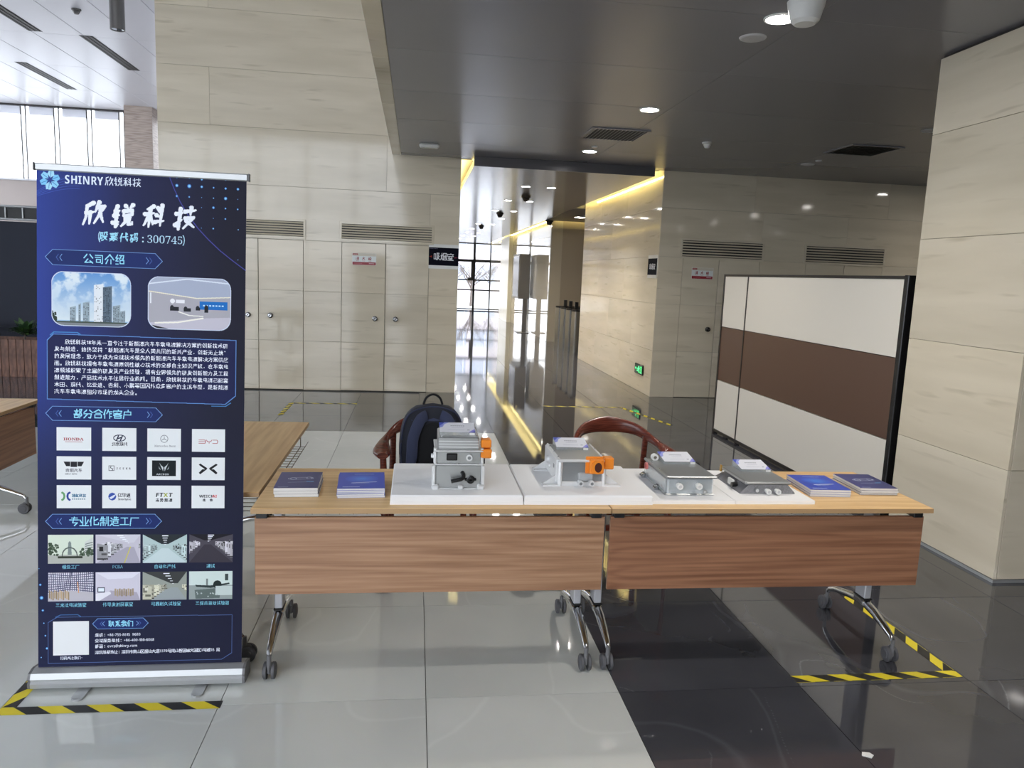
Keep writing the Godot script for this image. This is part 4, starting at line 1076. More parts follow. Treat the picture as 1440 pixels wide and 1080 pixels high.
func build_windows() -> void:
	T.blind = mat(hue(238, 238, 242), 0.8)
	T.blind.backlight_enabled = true
	T.blind.backlight = Color(0.7, 0.7, 0.72)
	# far hall window, seen above the banner
	window_wall(1, "tall bright window strip with glass fins at the far end of the hall", Transform3D(Basis(), Vector3(-16.0, 0, -24.4)), 10.0, 3.9, HALL, 0.9, true)
	slab("wall_hall_far", Vector3(-16.2, 0, -24.7), Vector3(-3.31, 3.85, -24.4), T.pink_wall, "pinkish wall below the far hall window", "wall")
	slab("wall_hall_far_side", Vector3(-6.0, 3.85, -24.7), Vector3(-3.31, HALL, -24.4), T.white_paint, "white wall beside the far hall window", "wall")
	var col := thing("hall_column", "wood-clad column in front of the far hall window", "column", Vector3(-7.95, 0, -23.8), 0, "", "structure")
	for y in 6:
		part("cladding_panel", MB.new().span(Vector3(-0.38, y * 1.0 + 0.003, -0.35), Vector3(0.38, y + 0.999, 0.35), 0.004), T.column_wood, col)
	# the hall's glazed sides, outside the picture: the daylight comes through them
	window_wall(2, "glazed left side of the tall hall", Transform3D(Basis(Vector3(0, 0, -1), Vector3.UP, Vector3(1, 0, 0)), Vector3(-16.1, 0, -9.0)), 15.4, 0.25, 5.8, 1.8, false)
	slab("wall_hall_left_base", Vector3(-16.3, 0, -24.4), Vector3(-16.1, 0.2, 5.0), T.pink_wall, "kerb below the glazed left side of the hall", "wall")
	slab("wall_hall_left", Vector3(-16.3, 0.2, -9.0), Vector3(-16.1, HALL, 5.0), T.white_paint, "unseen white side wall added to cut daylight on the stone column", "wall")  # added in place of glazing, keeps side light off the column
	slab("wall_hall_left_head", Vector3(-16.3, 5.82, -24.4), Vector3(-16.1, HALL, -9.0), T.white_paint, "beam above the glazed left side of the hall", "wall")
	window_wall(3, "glazed entrance front of the tall hall", Transform3D(Basis(Vector3(-1, 0, 0), Vector3.UP, Vector3(0, 0, -1)), Vector3(-0.5, 0, 5.05)), 15.6, 0.1, 5.8, 1.56, false)
	slab("wall_hall_front_head", Vector3(-16.2, 5.82, 5.0), Vector3(-0.35, HALL, 5.2), T.white_paint, "beam above the glazed entrance front", "wall")
	# the corridor's end
	var e := thing("window_4", "black-framed glazing at the far end of the corridor with bare trees outside", "window", Vector3(0, 0, END), 0, "", "structure")
	var xs := [0.56, 1.55, 2.64, 3.41]
	var ys := [0.05, 0.93, 1.39, 2.27, 3.06]
	for i in 3:
		for j in 4:
			part("pane", MB.new().quad_pane(xs[i] + 0.03, xs[i + 1] - 0.03, ys[j] + 0.03, ys[j + 1] - 0.03), T.glass, e)
	for x in xs:
		part("mullion", MB.new().span(Vector3(x - 0.05, 0, -0.06), Vector3(x + 0.05, 3.4, 0.06)), T.black, e)
	for y in ys:
		part("transom", MB.new().span(Vector3(0.56, y - (0.06 if y == 2.27 else 0.03), -0.05), Vector3(3.41, y + (0.06 if y == 2.27 else 0.03), 0.05)), T.black, e)
	part("sash_frame", MB.new().span(Vector3(2.36, 1.39, 0.0), Vector3(2.6, 1.5, 0.07)).span(Vector3(2.5, 1.5, 0.0), Vector3(2.6, 2.22, 0.07)), T.black, e)
	# outside
	slab("ground", Vector3(-120, -0.3, -140), Vector3(120, -0.21, 110), T.paving, "pale paving outside the glass", "ground")
	var bl := thing("office_building", "pale office block seen through the end of the corridor", "building", Vector3(6, -0.2, -74))
	part("walls", MB.new().span(Vector3(-9, 0, -8), Vector3(9, 9.5, 0)), T.facade, bl)
	for i in 8:
		for j in 3:
			var wn := part("window", MB.new().span(Vector3(-5.2 + i * 2.1, 1.0 + j * 3.0, 0), Vector3(-6.9 + i * 2.1, 2.7 + j * 3.0, 0.06)), T.facade_glass, bl)
			part("window_bar", MB.new().span(Vector3(-7.58 + i * 2.1, 1.0 + j * 3.0, 0.06), Vector3(-7.52 + i * 2.1, 2.7 + j * 3.0, 0.1)), T.white_paint, wn)
	var rng := RandomNumberGenerator.new()
	rng.seed = 8
	for t in [Vector3(3.2, -0.2, -44.5), Vector3(4.9, -0.2, -48.5), Vector3(2.2, -0.2, -50.0)]:
		var tr := thing("bare_tree", "leafless young tree outside the corridor's end window", "tree", t, 0, "bare trees outside the corridor window")
		var m := MB.new()
		m.tube([Vector3.ZERO, Vector3(0.03, 0.9, 0), Vector3(0, 1.6, 0.02)], [0.09, 0.07, 0.055], 7)
		part("trunk", m, T.bark, tr)
		var br := MB.new()
		for k in 14:
			var a := rng.randf() * TAU
			var base := Vector3(0, rng.randf_range(0.9, 1.6), 0)
			var dir := Vector3(cos(a), rng.randf_range(0.8, 1.6), sin(a)).normalized()
			var l := rng.randf_range(1.0, 1.9)
			var mid := base + dir * l * 0.5 + Vector3(0, 0.05, 0)
			var tip := base + dir * l
			br.tube([base, mid, tip], [0.035, 0.022, 0.008], 5)
			for q in 5:
				var f := rng.randf_range(0.35, 0.95)
				var b2 := rng.randf() * TAU
				var d2 := (dir + Vector3(cos(b2), 0.4, sin(b2)) * 0.8).normalized()
				br.tube([base.lerp(tip, f), base.lerp(tip, f) + d2 * rng.randf_range(0.3, 0.7)], [0.012, 0.004], 4)
		part("branches", br, T.bark, tr)

func build_column() -> void:
	var c := thing("stone_column", "square beige stone column beside the movable partition", "column", Vector3.ZERO, 0, "", "structure")
	part("core", MB.new().span(Vector3(3.391, 0, -4.769), Vector3(4.35, CEIL, -3.811)), T.grout, c)
	var ys := [0.02, 0.672, 1.345, 2.012, 2.69, 3.172]
	for i in 5:
		face(c, facing_minus_x(3.37), [[ys[i], ys[i + 1], [-4.79, -3.79]]], i)
		face(c, facing_z(-3.79), [[ys[i], ys[i + 1], [3.392, 4.37]]], i + 2)
	part("shadow_gap", MB.new().span(Vector3(3.385, 3.172, -4.78), Vector3(4.36, CEIL, -3.8)), T.dark_trim, c)
	part("skirting", MB.new().span(Vector3(3.366, 0, -4.792), Vector3(4.37, 0.018, -3.786)), T.alu, c)


# ---------------------------------------------------------------- lamps and fittings
func downlight(at: Vector3, r: float, label: String, group: String, lit: bool, power := 0.0) -> void:
	var o := thing("downlight", label, "ceiling light", at, 0, group)
	part("trim_ring", MB.new().lathe([V(r, -0.004), V(r * 1.02, -0.008), V(r * 1.16, -0.008), V(r * 1.2, 0.0)], 28), T.plastic_white if lit else T.unlit, o)
	part("lamp_lens", MB.new().lathe([V(r, -0.004), V(0, -0.004)], 28), T.lamp if lit else T.unlit, o)
	if lit:
		var l := SpotLight3D.new()
		l.name = "lamp_light"
		l.light_energy = power
		l.light_color = Color(1.0, 0.97, 0.93)
		l.light_size = r * 0.7
		l.spot_angle = 62.0
		l.spot_angle_attenuation = 0.9
		l.spot_range = 12.0
		l.spot_attenuation = 2.0
		l.shadow_enabled = true
		o.add_child(l)
		l.position = Vector3(0, -0.02, 0)
		l.rotation_degrees.x = -90

func ceiling_vent(at: Vector3, s: float, label: String, slat_mat: Material, n: int) -> void:
	var o := thing("ceiling_vent", label, "vent", at)
	var h := s * 0.5
	part("back_plate", MB.new().span(Vector3(-h, -0.003, -h), Vector3(h, 0, h)), T.black, o)
	part("frame", MB.new().span(Vector3(-h - 0.03, -0.012, -h - 0.03), Vector3(h + 0.03, 0, -h)).span(Vector3(-h - 0.03, -0.012, h), Vector3(h + 0.03, 0, h + 0.03)).span(Vector3(-h - 0.03, -0.012, -h), Vector3(-h, 0, h)).span(Vector3(h, -0.012, -h), Vector3(h + 0.03, 0, h)), T.ceiling, o)
	var m := MB.new().box(Vector3.ZERO, Vector3(0.016, 0.003, s), 0.0, Basis(Vector3.BACK, 0.5)).mesh()
	for k in n:
		part("slat", m, slat_mat, o, Vector3(-h + s * (k + 0.5) / n, -0.009, 0))

func detector(at: Vector3, r: float, m: Material, label: String, called := "smoke_detector") -> void:
	var o := thing(called, label, "detector", at)
	part("base", MB.new().lathe([V(r, 0), V(r, -r * 0.25), V(r * 0.85, -r * 0.3), V(0, -r * 0.3)], 20), m, o)
	part("head", MB.new().lathe([V(r * 0.7, -r * 0.3), V(r * 0.75, -r * 0.55), V(r * 0.45, -r * 1.05), V(0, -r * 1.1)], 20), m, o)

func cove(a: Vector3, b: Vector3, toward: Vector3, label: String, power: float) -> void:
	# a strip that lies on the dropped panel's edge and lights the wall beside it
	var o := thing("cove_light", label, "cove light", (a + b) * 0.5, 0, "warm light strips along the corridor ceiling")
	var along := (b - a).normalized()
	var l := a.distance_to(b)
	var bs := Basis(along, Vector3.UP, along.cross(Vector3.UP))
	part("led_strip", MB.new().box(Vector3.ZERO, Vector3(l, 0.03, 0.03), 0.004, bs), T.led, o)
	var k := maxi(1, int(l / 5.0))
	for i in k:
		var ar := AreaLight3D.new()
		ar.name = "strip_light"
		ar.area_size = Vector2(l / k, 0.03)
		ar.light_energy = power * l / k / 5.0
		ar.light_color = Color(1.0, 0.92, 0.62)
		ar.area_range = 8.0
		ar.shadow_enabled = true
		o.add_child(ar)
		var dir := (toward + Vector3(0, 0.35, 0)).normalized()
		ar.look_at_from_position(o.position + along * (l * ((i + 0.5) / k - 0.5)) + toward * 0.03 + Vector3(0, 0.02, 0), o.position + along * (l * ((i + 0.5) / k - 0.5)) + toward * 0.03 + Vector3(0, 0.02, 0) + dir, Vector3.UP)

func build_fittings() -> void:
	for z in [-4.38, -6.86, -9.25, -1.92, 0.5, 2.9]:
		downlight(Vector3(2.05, CEIL, z), 0.078, "lit round downlight in the dark ceiling, in the row above the desk", "lit downlights in the dark ceiling", true, 0.5)
	for q in [[7.37, -9.37], [7.37, -7.0], [7.37, -4.7], [7.37, -2.4], [7.37, 0.1], [10.2, -0.1], [10.2, 1.9], [10.2, 3.9]]:
		downlight(Vector3(q[0], CEIL, q[1]), 0.078, "lit round downlight in the dark ceiling, beyond the stone column", "lit downlights beyond the column", true, 0.15)
	for z in [-4.4, -6.9, -9.2]:
		downlight(Vector3(4.83, CEIL, z), 0.07, "unlit round downlight in the dark ceiling above the partition", "unlit downlights in the dark ceiling", false)
	solo("ceiling_speaker", MB.new().lathe([V(0, -0.01), V(0.07, -0.01), V(0.08, -0.006), V(0.084, 0)], 28), T.unlit, "pale round speaker disc flush in the dark ceiling beside a lit downlight", "speaker", Vector3(2.05, CEIL, -4.74))
	for p in [Vector3(2.03, CEIL, -8.91), Vector3(4.81, CEIL, -8.9)]:
		solo("sprinkler_cover", MB.new().lathe([V(0, -0.012), V(0.035, -0.012), V(0.04, 0)], 18), T.unlit, "small sprinkler cover plate in the dark ceiling", "sprinkler", p, 0, "sprinkler cover plates")
	var c := thing("wireless_bell", "off-white bell-shaped fitting hanging beside the brightest downlight", "fitting", Vector3(2.06, CEIL, -4.1))
	part("bell", MB.new().lathe([V(0.1, 0), V(0.095, -0.03), V(0.075, -0.1), V(0.055, -0.118), V(0, -0.12)], 28), T.plastic_white, c)
	part("stem", MB.new().cyl(Vector3(-0.06, 0, -0.02), Vector3(-0.066, -0.07, -0.02), 0.004), T.plastic_white, c)
	ceiling_vent(Vector3(2.05, CEIL, -8.09), 0.56, "slatted grey ceiling vent between two lit downlights", T.alu, 14)
	ceiling_vent(Vector3(4.86, CEIL, -8.06), 0.54, "dark square ceiling vent above the movable partition", T.black, 12)
	detector(Vector3(3.13, CEIL, -8.22), 0.055, T.plastic_white, "white smoke detector on the dark ceiling between the two vents")
	var em := thing("emergency_light", "white rounded emergency light box on the dark ceiling near the stone wall", "emergency light", Vector3(0.12, CEIL, -9.43))
	part("body", MB.new().span(Vector3(-0.12, -0.05, -0.06), Vector3(0.12, 0, 0.06), 0.02), T.plastic_white, em)
	part("indicator", MB.new().span(Vector3(-0.09, -0.054, 0.02), Vector3(-0.06, -0.05, 0.045)), T.unlit, em)
	# corridor
	for k in 9:
		for x in [1.69, 2.1]:
			downlight(Vector3(x, 3.07, -12.14 - k * 2.36), 0.065, "lit downlight of the pairs along the corridor ceiling", "lit downlights along the corridor", true, 0.65)
	for q in [[1.91, -13.64, "dark dome detector between the first two lamp pairs of the corridor"], [1.88, -17.65, "dark dome detector beyond the third lamp pair of the corridor"], [1.86, -22.5, "small dark dome detector far down the corridor ceiling"]]:
		detector(Vector3(q[0], 3.07, q[1]), 0.085, T.dark_trim, q[2], "dome_detector")
	detector(Vector3(3.3, 3.07, -19.15), 0.1, T.black, "black dome camera at the corner of the recess ceiling", "dome_camera")
	ceiling_vent(Vector3(4.0, 3.07, -17.0), 0.5, "dark square vent in the recess ceiling", T.black, 10)
	downlight(Vector3(3.75, 3.07, -17.6), 0.12, "wide lit downlight in the recess ceiling above the access gates", "", true, 0.4)
	cove(Vector3(3.12, 3.19, -10.5), Vector3(3.12, 3.19, -15.4), Vector3(1, 0, 0), "warm cove strip above the near right corridor wall", 0.4)
	cove(Vector3(3.12, 3.19, -19.4), Vector3(3.12, 3.19, -37.0), Vector3(1, 0, 0), "warm cove strip above the far right corridor wall", 0.4)
	cove(Vector3(0.78, 3.19, -10.5), Vector3(0.78, 3.19, -30.0), Vector3(-1, 0, 0), "warm cove strip above the left corridor wall", 0.4)
	cove(Vector3(3.4, 3.19, -19.03), Vector3(6.2, 3.19, -19.03), Vector3(0, 0, -1), "warm cove strip above the brown recess wall", 0.3)
	# hall pendant
	var p := thing("pendant_lamp", "dark grey cylinder pendant hanging in the tall hall", "pendant lamp", Vector3(-4.13, 4.77, -11.5))
	part("cylinder", MB.new().lathe([V(0.075, 0.012), V(0.085, 0.0), V(0.095, 0.0), V(0.095, 0.62), V(0, 0.62)], 28), T.kiosk, p)
	part("reflector", MB.new().lathe([V(0.075, 0.012), V(0.06, 0.03), V(0, 0.032)], 28), T.chrome, p)
	part("rod", MB.new().cyl(Vector3(0, 0.62, 0), Vector3(0, HALL - 4.77, 0), 0.01), T.kiosk, p)
	detector(Vector3(-6.05, HALL, -14.95), 0.08, T.kiosk, "small dark grey detector on the pale hall ceiling", "hall_detector")

func sheet(w: float, h: float) -> MB:      # upright print, centred, facing +z
	var m := MB.new()
	m.quad(Vector3(-w / 2, -h / 2, 0), Vector3(w / 2, -h / 2, 0), Vector3(w / 2, h / 2, 0), Vector3(-w / 2, h / 2, 0), Vector3(0, 0, 1))
	return m

func build_signs() -> void:
	# smoking room
	var i1 := Ink.new(344, 190, hue(14, 15, 28), self)
	i1.cn("吸烟室", 56, 58, 74, 7.5, hue(238, 240, 244), 79)
	for k in 6:
		i1.rect(8 + k * 16, 9, 11, 6, hue(110, 114, 130))
	i1.poly([V(4, 98), V(40, 86), V(36, 98), V(40, 110)], hue(150, 60, 46)); i1.poly([V(340, 100), V(290, 92), V(300, 100), V(290, 110)], hue(110, 44, 60))
	var s1 := thing("smoking_room_sign", "black smoking room sign with white characters on the wall beside the corridor", "sign", Vector3(0.366, 1.878, BACK))
	part("back_board", MB.new().span(Vector3(-0.206, -0.165, 0), Vector3(0.2, 0.165, 0.006), 0.001), T.plastic_white, s1)
	part("face", sheet(0.406, 0.24), printed(i1.im, 0.7, 0.2), s1, Vector3(-0.003, 0, 0.0072))
	# hydrant signs
	var i2 := Ink.new(256, 128, hue(222, 226, 224), self)
	i2.rect(0, 96, 256, 32, hue(150, 32, 44)); i2.rect(0, 0, 256, 30, hue(206, 199, 182)); i2.rect(2, 4, 58, 18, hue(158, 48, 54))
	for k in 4:
		i2.rect(8 + k * 12, 9, 8, 8, hue(206, 170, 160))
	i2.cn("消火栓", 38, 40, 34, 5, hue(140, 40, 46), 68)
	for k in 3:
		i2.rect(40 + k * 68, 82, 30, 4, hue(180, 120, 122))
	i2.rect(16, 110, 90, 4, hue(190, 110, 116)); i2.rect(180, 108, 60, 6, hue(220, 190, 190))
	var m2 := printed(i2.im, 0.4)
	for s in [[-0.703, BACK + 0.0, "red and white fire hydrant sign on the door left of the corridor"], [4.05, BACK + 0.0, "fire hydrant sign on the shaded door behind the partition"]]:
		var o := thing("hydrant_sign", s[2], "sign", Vector3(s[0], 1.80, s[1]))
		part("plate", MB.new().span(Vector3(-0.16, -0.08, 0), Vector3(0.16, 0.08, 0.003)), T.plastic_white, o)
		part("face", sheet(0.31, 0.155), m2, o, Vector3(0, 0, 0.0042))
	# the sign on the corridor's side wall
	var i3 := Ink.new(344, 200, hue(24, 27, 36), self)
	i3.cn("吸烟室", 60, 66, 64, 9, hue(232, 234, 240), 76)
	var s3 := thing("corridor_sign", "dark sign with white characters on the corridor's right wall", "sign", Vector3(SIDE, 1.87, -10.69), -90)
	part("back_board", MB.new().span(Vector3(-0.22, -0.165, 0), Vector3(0.22, 0.165, 0.006), 0.001), T.plastic_white, s3)
	part("face", sheet(0.43, 0.235), printed(i3.im, 0.7, 0.2), s3, Vector3(0, 0.0, 0.0072))
	# exit sign: green running figure between arrows, backlit
	var i4 := Ink.new(160, 100, hue(6, 22, 12), self)
	var gr := hue(60, 230, 120)
	i4.disc(84, 22, 8, gr); i4.line([V(82, 32), V(78, 54)], 11, gr); i4.line([V(80, 36), V(62, 44), V(56, 54)], 6, gr); i4.line([V(82, 36), V(98, 46), V(106, 40)], 6, gr)
	i4.line([V(78, 54), V(92, 68), V(90, 88)], 8, gr); i4.line([V(76, 56), V(64, 72), V(48, 72)], 8, gr)
	i4.line([V(10, 48), V(40, 48)], 6, gr); i4.line([V(22, 36), V(10, 48), V(22, 60)], 6, gr); i4.line([V(118, 86), V(148, 86)], 8, gr); i4.line([V(122, 14), V(122, 78)], 4, gr); i4.line([V(122, 14), V(146, 14), V(146, 78)], 4, gr)
	var m4 := printed(i4.im, 0.3)
	m4.emission_enabled = true
	m4.emission_texture = m4.albedo_texture
	m4.emission = Color.WHITE
	m4.emission_operator = BaseMaterial3D.EMISSION_OP_MULTIPLY
	m4.emission_energy_multiplier = 0.7
	var s4 := thing("exit_sign", "green lit exit sign low on the corridor's right wall", "exit sign", Vector3(SIDE, 0.337, -11.0), -90)
	part("housing", MB.new().span(Vector3(-0.2, -0.075, 0), Vector3(0.2, 0.075, 0.02), 0.003), T.black_gloss, s4)
	part("sign_face", sheet(0.37, 0.125), m4, s4, Vector3(0, 0, 0.0212))

# ---------------------------------------------------------------- furniture
func make_table(l: float, label: String, panel_mat: Material, at: Vector3, turn: float, rear := -0.345) -> Node3D:
	var o := thing("folding_table", label, "table", at, turn, "flip-top training tables")
	var top := part("tabletop", MB.new().span(Vector3(-l / 2, 0.729, -0.3), Vector3(l / 2, 0.75, 0.3), 0.0015), T.oak, o)
	var e := MB.new()
	e.span(Vector3(-l / 2, 0.7295, 0.3), Vector3(l / 2, 0.7485, 0.3012)); e.span(Vector3(-l / 2, 0.7295, -0.3012), Vector3(l / 2, 0.7485, -0.3))
	e.span(Vector3(-l / 2 - 0.0012, 0.7295, -0.3), Vector3(-l / 2, 0.7485, 0.3)); e.span(Vector3(l / 2, 0.7295, -0.3), Vector3(l / 2 + 0.0012, 0.7485, 0.3))
	part("edge_band", e, T.edge, top)
	part("modesty_panel", MB.new().span(Vector3(-l / 2 + 0.006, 0.392, 0.249), Vector3(l / 2 - 0.014, 0.704, 0.265), 0.001), panel_mat, o)
	for sx in [-1.0, 1.0]:
		var x: float = sx * (l / 2 - 0.045)
		part("bracket", MB.new().span(Vector3(x - 0.03, 0.705, 0.19), Vector3(x + 0.012, 0.729, 0.285), 0.002), T.black, o)
		part("hinge_plate", MB.new().span(Vector3(x - 0.03, 0.69, -0.16), Vector3(x + 0.03, 0.729, 0.06), 0.003), T.black, o)
		part("post", MB.new().span(Vector3(x - 0.017, 0.205, -0.09), Vector3(x + 0.017, 0.69, -0.01), 0.004), T.post_grey, o)
		var foot := MB.new()
		foot.span(Vector3(x - 0.022, 0.165, -0.095), Vector3(x + 0.022, 0.2, -0.005), 0.008)
		foot.tube([Vector3(x, 0.182, -0.03), Vector3(x, 0.168, 0.05), Vector3(x, 0.14, 0.13), Vector3(x, 0.118, 0.185), Vector3(x, 0.1, 0.2)], [V(0.022, 0.02), V(0.021, 0.019), V(0.017, 0.016), V(0.013, 0.013), V(0.01, 0.01)], 8)
		foot.tube([Vector3(x, 0.182, -0.06), Vector3(x, 0.168, -0.15), Vector3(x, 0.14, rear + 0.075), Vector3(x, 0.118, rear + 0.02), Vector3(x, 0.1, rear + 0.005)], [V(0.022, 0.02), V(0.021, 0.019), V(0.017, 0.016), V(0.013, 0.013), V(0.01, 0.01)], 8)
		part("foot", foot, T.chrome, o)
		part("collar", MB.new().span(Vector3(x - 0.02, 0.199, -0.095), Vector3(x + 0.02, 0.206, -0.005), 0.001), T.black, o)
		for z in [0.205, rear]:
			var c := part("caster", MB.new().cyl(Vector3(x, 0.06, z), Vector3(x, 0.108, z), 0.0095).box(Vector3(x, 0.05, z - 0.008), Vector3(0.016, 0.044, 0.04), 0.006), T.wheel, o)
			for s in [-1.0, 1.0]:
				part("wheel", MB.new().lathe([V(0.0, 0.009), V(0.018, 0.009), V(0.022, 0.006), V(0.03, 0.006), V(0.0345, 0.003), V(0.0345, -0.008), V(0, -0.008)], 24, Transform3D(Basis(Vector3.BACK, -PI / 2 * s), Vector3(x + s * 0.018, 0.0345, z - 0.014))), T.rubber, c)
	# wire tray under the top
	var w := MB.new()
	for z in [-0.27, -0.02]:
		w.tube([Vector3(-l / 2 + 0.12, 0.725, z), Vector3(-l / 2 + 0.12, 0.63, z), Vector3(l / 2 - 0.12, 0.63, z), Vector3(l / 2 - 0.12, 0.725, z)], [0.003], 5)
	var n := int((l - 0.26) / 0.055)
	for k in n + 1:
		var x := -l / 2 + 0.13 + k * (l - 0.26) / n
		w.tube([Vector3(x, 0.66, -0.315), Vector3(x, 0.63, -0.295), Vector3(x, 0.63, 0.0), Vector3(x, 0.66, 0.02)], [0.002], 4)
	part("wire_tray", w, T.steel, o)
	return o

func build_tables() -> void:
	make_table(1.398, "wood-topped desk table carrying two thick white foam boards", T.walnut, Vector3(0.0975, 0, -3.145), 0)
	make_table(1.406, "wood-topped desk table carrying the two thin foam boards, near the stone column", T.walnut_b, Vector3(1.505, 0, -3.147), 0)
	make_table(1.45, "wood-topped table standing crosswise behind the roll-up banner", T.walnut, Vector3(-0.915, 0, -3.785), -90, -0.228)
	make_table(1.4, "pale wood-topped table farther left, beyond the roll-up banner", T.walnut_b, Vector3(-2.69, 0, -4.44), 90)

func arc_points(list: Array, n: int) -> Array:      # smooth curve through points
	var c := Curve3D.new()
	for i in list.size():
		var t: Vector3 = (list[mini(i + 1, list.size() - 1)] - list[maxi(i - 1, 0)]) / 6.0
		c.add_point(list[i], -t, t)
	var out := []
	for k in n + 1:
		out.append(c.sample_baked(c.get_baked_length() * k / n, true))
	return out

func make_chair(label: String, at: Vector3, turn: float) -> Node3D:      # faces local +z
	var o := thing("armchair", label, "chair", at, turn, "dark wooden armchairs behind the desk")
	var rail := arc_points([Vector3(-0.25, 0.70, 0.22), Vector3(-0.258, 0.715, 0.1), Vector3(-0.24, 0.735, -0.07), Vector3(-0.155, 0.785, -0.19), Vector3(0, 0.805, -0.235), Vector3(0.155, 0.785, -0.19), Vector3(0.24, 0.735, -0.07), Vector3(0.258, 0.715, 0.1), Vector3(0.25, 0.70, 0.22)], 44)
	var rr := []
	for k in 45:
		var t := absf(k - 22.0) / 22.0
		var back := clampf(1.0 - t * 1.7, 0, 1)
		var tip := clampf((t - 0.5) * 3.0, 0, 1) * clampf((1.06 - t) * 7.0, 0.3, 1)
		rr.append(V(0.017 + 0.03 * tip, 0.018 + 0.032 * back))
	part("arm_rail", MB.new().tube(rail, rr, 14), T.rosewood, o)
	part("seat_frame", MB.new().span(Vector3(-0.24, 0.39, -0.2), Vector3(0.24, 0.43, 0.23), 0.012), T.rosewood, o)
	part("seat_cushion", MB.new().span(Vector3(-0.22, 0.43, -0.18), Vector3(0.22, 0.47, 0.22), 0.018), T.leather, o)
	for sx in [-1.0, 1.0]:
		part("leg", MB.new().tube([Vector3(sx * 0.235, 0, 0.225), Vector3(sx * 0.235, 0.4, 0.205), Vector3(sx * 0.25, 0.70, 0.17)], [0.014, 0.021, 0.017], 12), T.rosewood, o)
		part("leg", MB.new().tube([Vector3(sx * 0.215, 0, -0.25), Vector3(sx * 0.21, 0.4, -0.185), Vector3(sx * 0.205, 0.755, -0.13)], [0.014, 0.021, 0.017], 12), T.rosewood, o)
	part("stretcher", MB.new().span(Vector3(-0.23, 0.3, 0.205), Vector3(0.23, 0.335, 0.223), 0.004), T.rosewood, o)
	return o

func build_chairs() -> void:
	make_chair("reddish-brown wooden armchair with the dark backpack on its seat", Vector3(0.095, 0, -4.11), 0)
	make_chair("empty reddish-brown wooden armchair behind the device with orange connectors", Vector3(1.165, 0, -4.08), 3)
	# backpack: its strap side faces the desk
	var b := thing("backpack", "dark navy backpack propped on the wooden armchair", "backpack", Vector3(0.105, 0.47, -4.09), 4)
	var body := func(u_: float, v_: float) -> Vector3:
		var a := u_ * TAU
		var y := v_
		var w := 0.175 * pow(maxf(0.0, 1.0 - pow(y, 8.0)), 0.42) * (0.93 + 0.1 * sin(PI * minf(1.0, y * 1.05)))
		if y < 0.08:
			w *= 0.55 + 0.45 * sqrt(y / 0.08)
		var d := 0.085 * pow(maxf(0.0, 1.0 - pow(y, 6.0)), 0.3) * (1.0 - 0.15 * y)
		var c := cos(a)
		var s := sin(a)
		return Vector3(w * signf(c) * pow(absf(c), 0.6), y * 0.47 + 0.012, d * signf(s) * pow(absf(s), 0.6))
	part("body", MB.new().grid(body, 48, 26), T.fabric, b)
	part("back_pad", MB.new().grid(func(u_: float, v_: float) -> Vector3:
		var a := u_ * TAU
		return Vector3(0.098 * v_ * cos(a) * (1.0 if sin(a) < 0 else 1.0), 0.23 + 0.16 * v_ * sin(a), 0.08 + 0.016 * sqrt(maxf(0.0, 1.0 - v_ * v_))), 30, 8), T.mesh_pad, b)
	for sx in [-1.0, 1.0]:
		var st := arc_points([Vector3(sx * 0.04, 0.425, 0.07), Vector3(sx * 0.075, 0.405, 0.098), Vector3(sx * 0.112, 0.31, 0.112), Vector3(sx * 0.118, 0.2, 0.115), Vector3(sx * 0.135, 0.1, 0.098), Vector3(sx * 0.15, 0.04, 0.078)], 20)
		var sr := []
		for k in 21:
			sr.append(V(0.03 if k < 13 else 0.03 - (k - 12) * 0.0022, 0.009))
		part("shoulder_strap", MB.new().tube(st, sr, 12, true, Vector3(0.0, 0.0, 1.0)), T.fabric_blue, b)
	part("yoke", MB.new().grid(func(u_: float, v_: float) -> Vector3:
		return Vector3((u_ - 0.5) * 0.24, 0.395 + v_ * 0.055, 0.074 - v_ * 0.034 - absf(u_ - 0.5) * 0.03), 12, 4), T.fabric_blue, b)
	part("handle", MB.new().tube(arc_points([Vector3(-0.052, 0.475, 0.0), Vector3(-0.036, 0.512, 0.0), Vector3(0, 0.53, 0.0), Vector3(0.036, 0.512, 0.0), Vector3(0.052, 0.475, 0.0)], 18), [V(0.012, 0.006)], 8), T.mesh_pad, b)
	part("piping", MB.new().tube(arc_points([Vector3(-0.165, 0.1, 0.052), Vector3(-0.172, 0.24, 0.052), Vector3(-0.158, 0.37, 0.05), Vector3(-0.115, 0.44, 0.046), Vector3(0, 0.468, 0.04), Vector3(0.115, 0.44, 0.046), Vector3(0.158, 0.37, 0.05), Vector3(0.172, 0.24, 0.052), Vector3(0.165, 0.1, 0.052)], 40), [0.004], 6), T.fabric_blue, b)
	part("zip_pull", MB.new().box(Vector3(-0.176, 0.19, 0.035), Vector3(0.008, 0.03, 0.006), 0.002), T.steel, b)

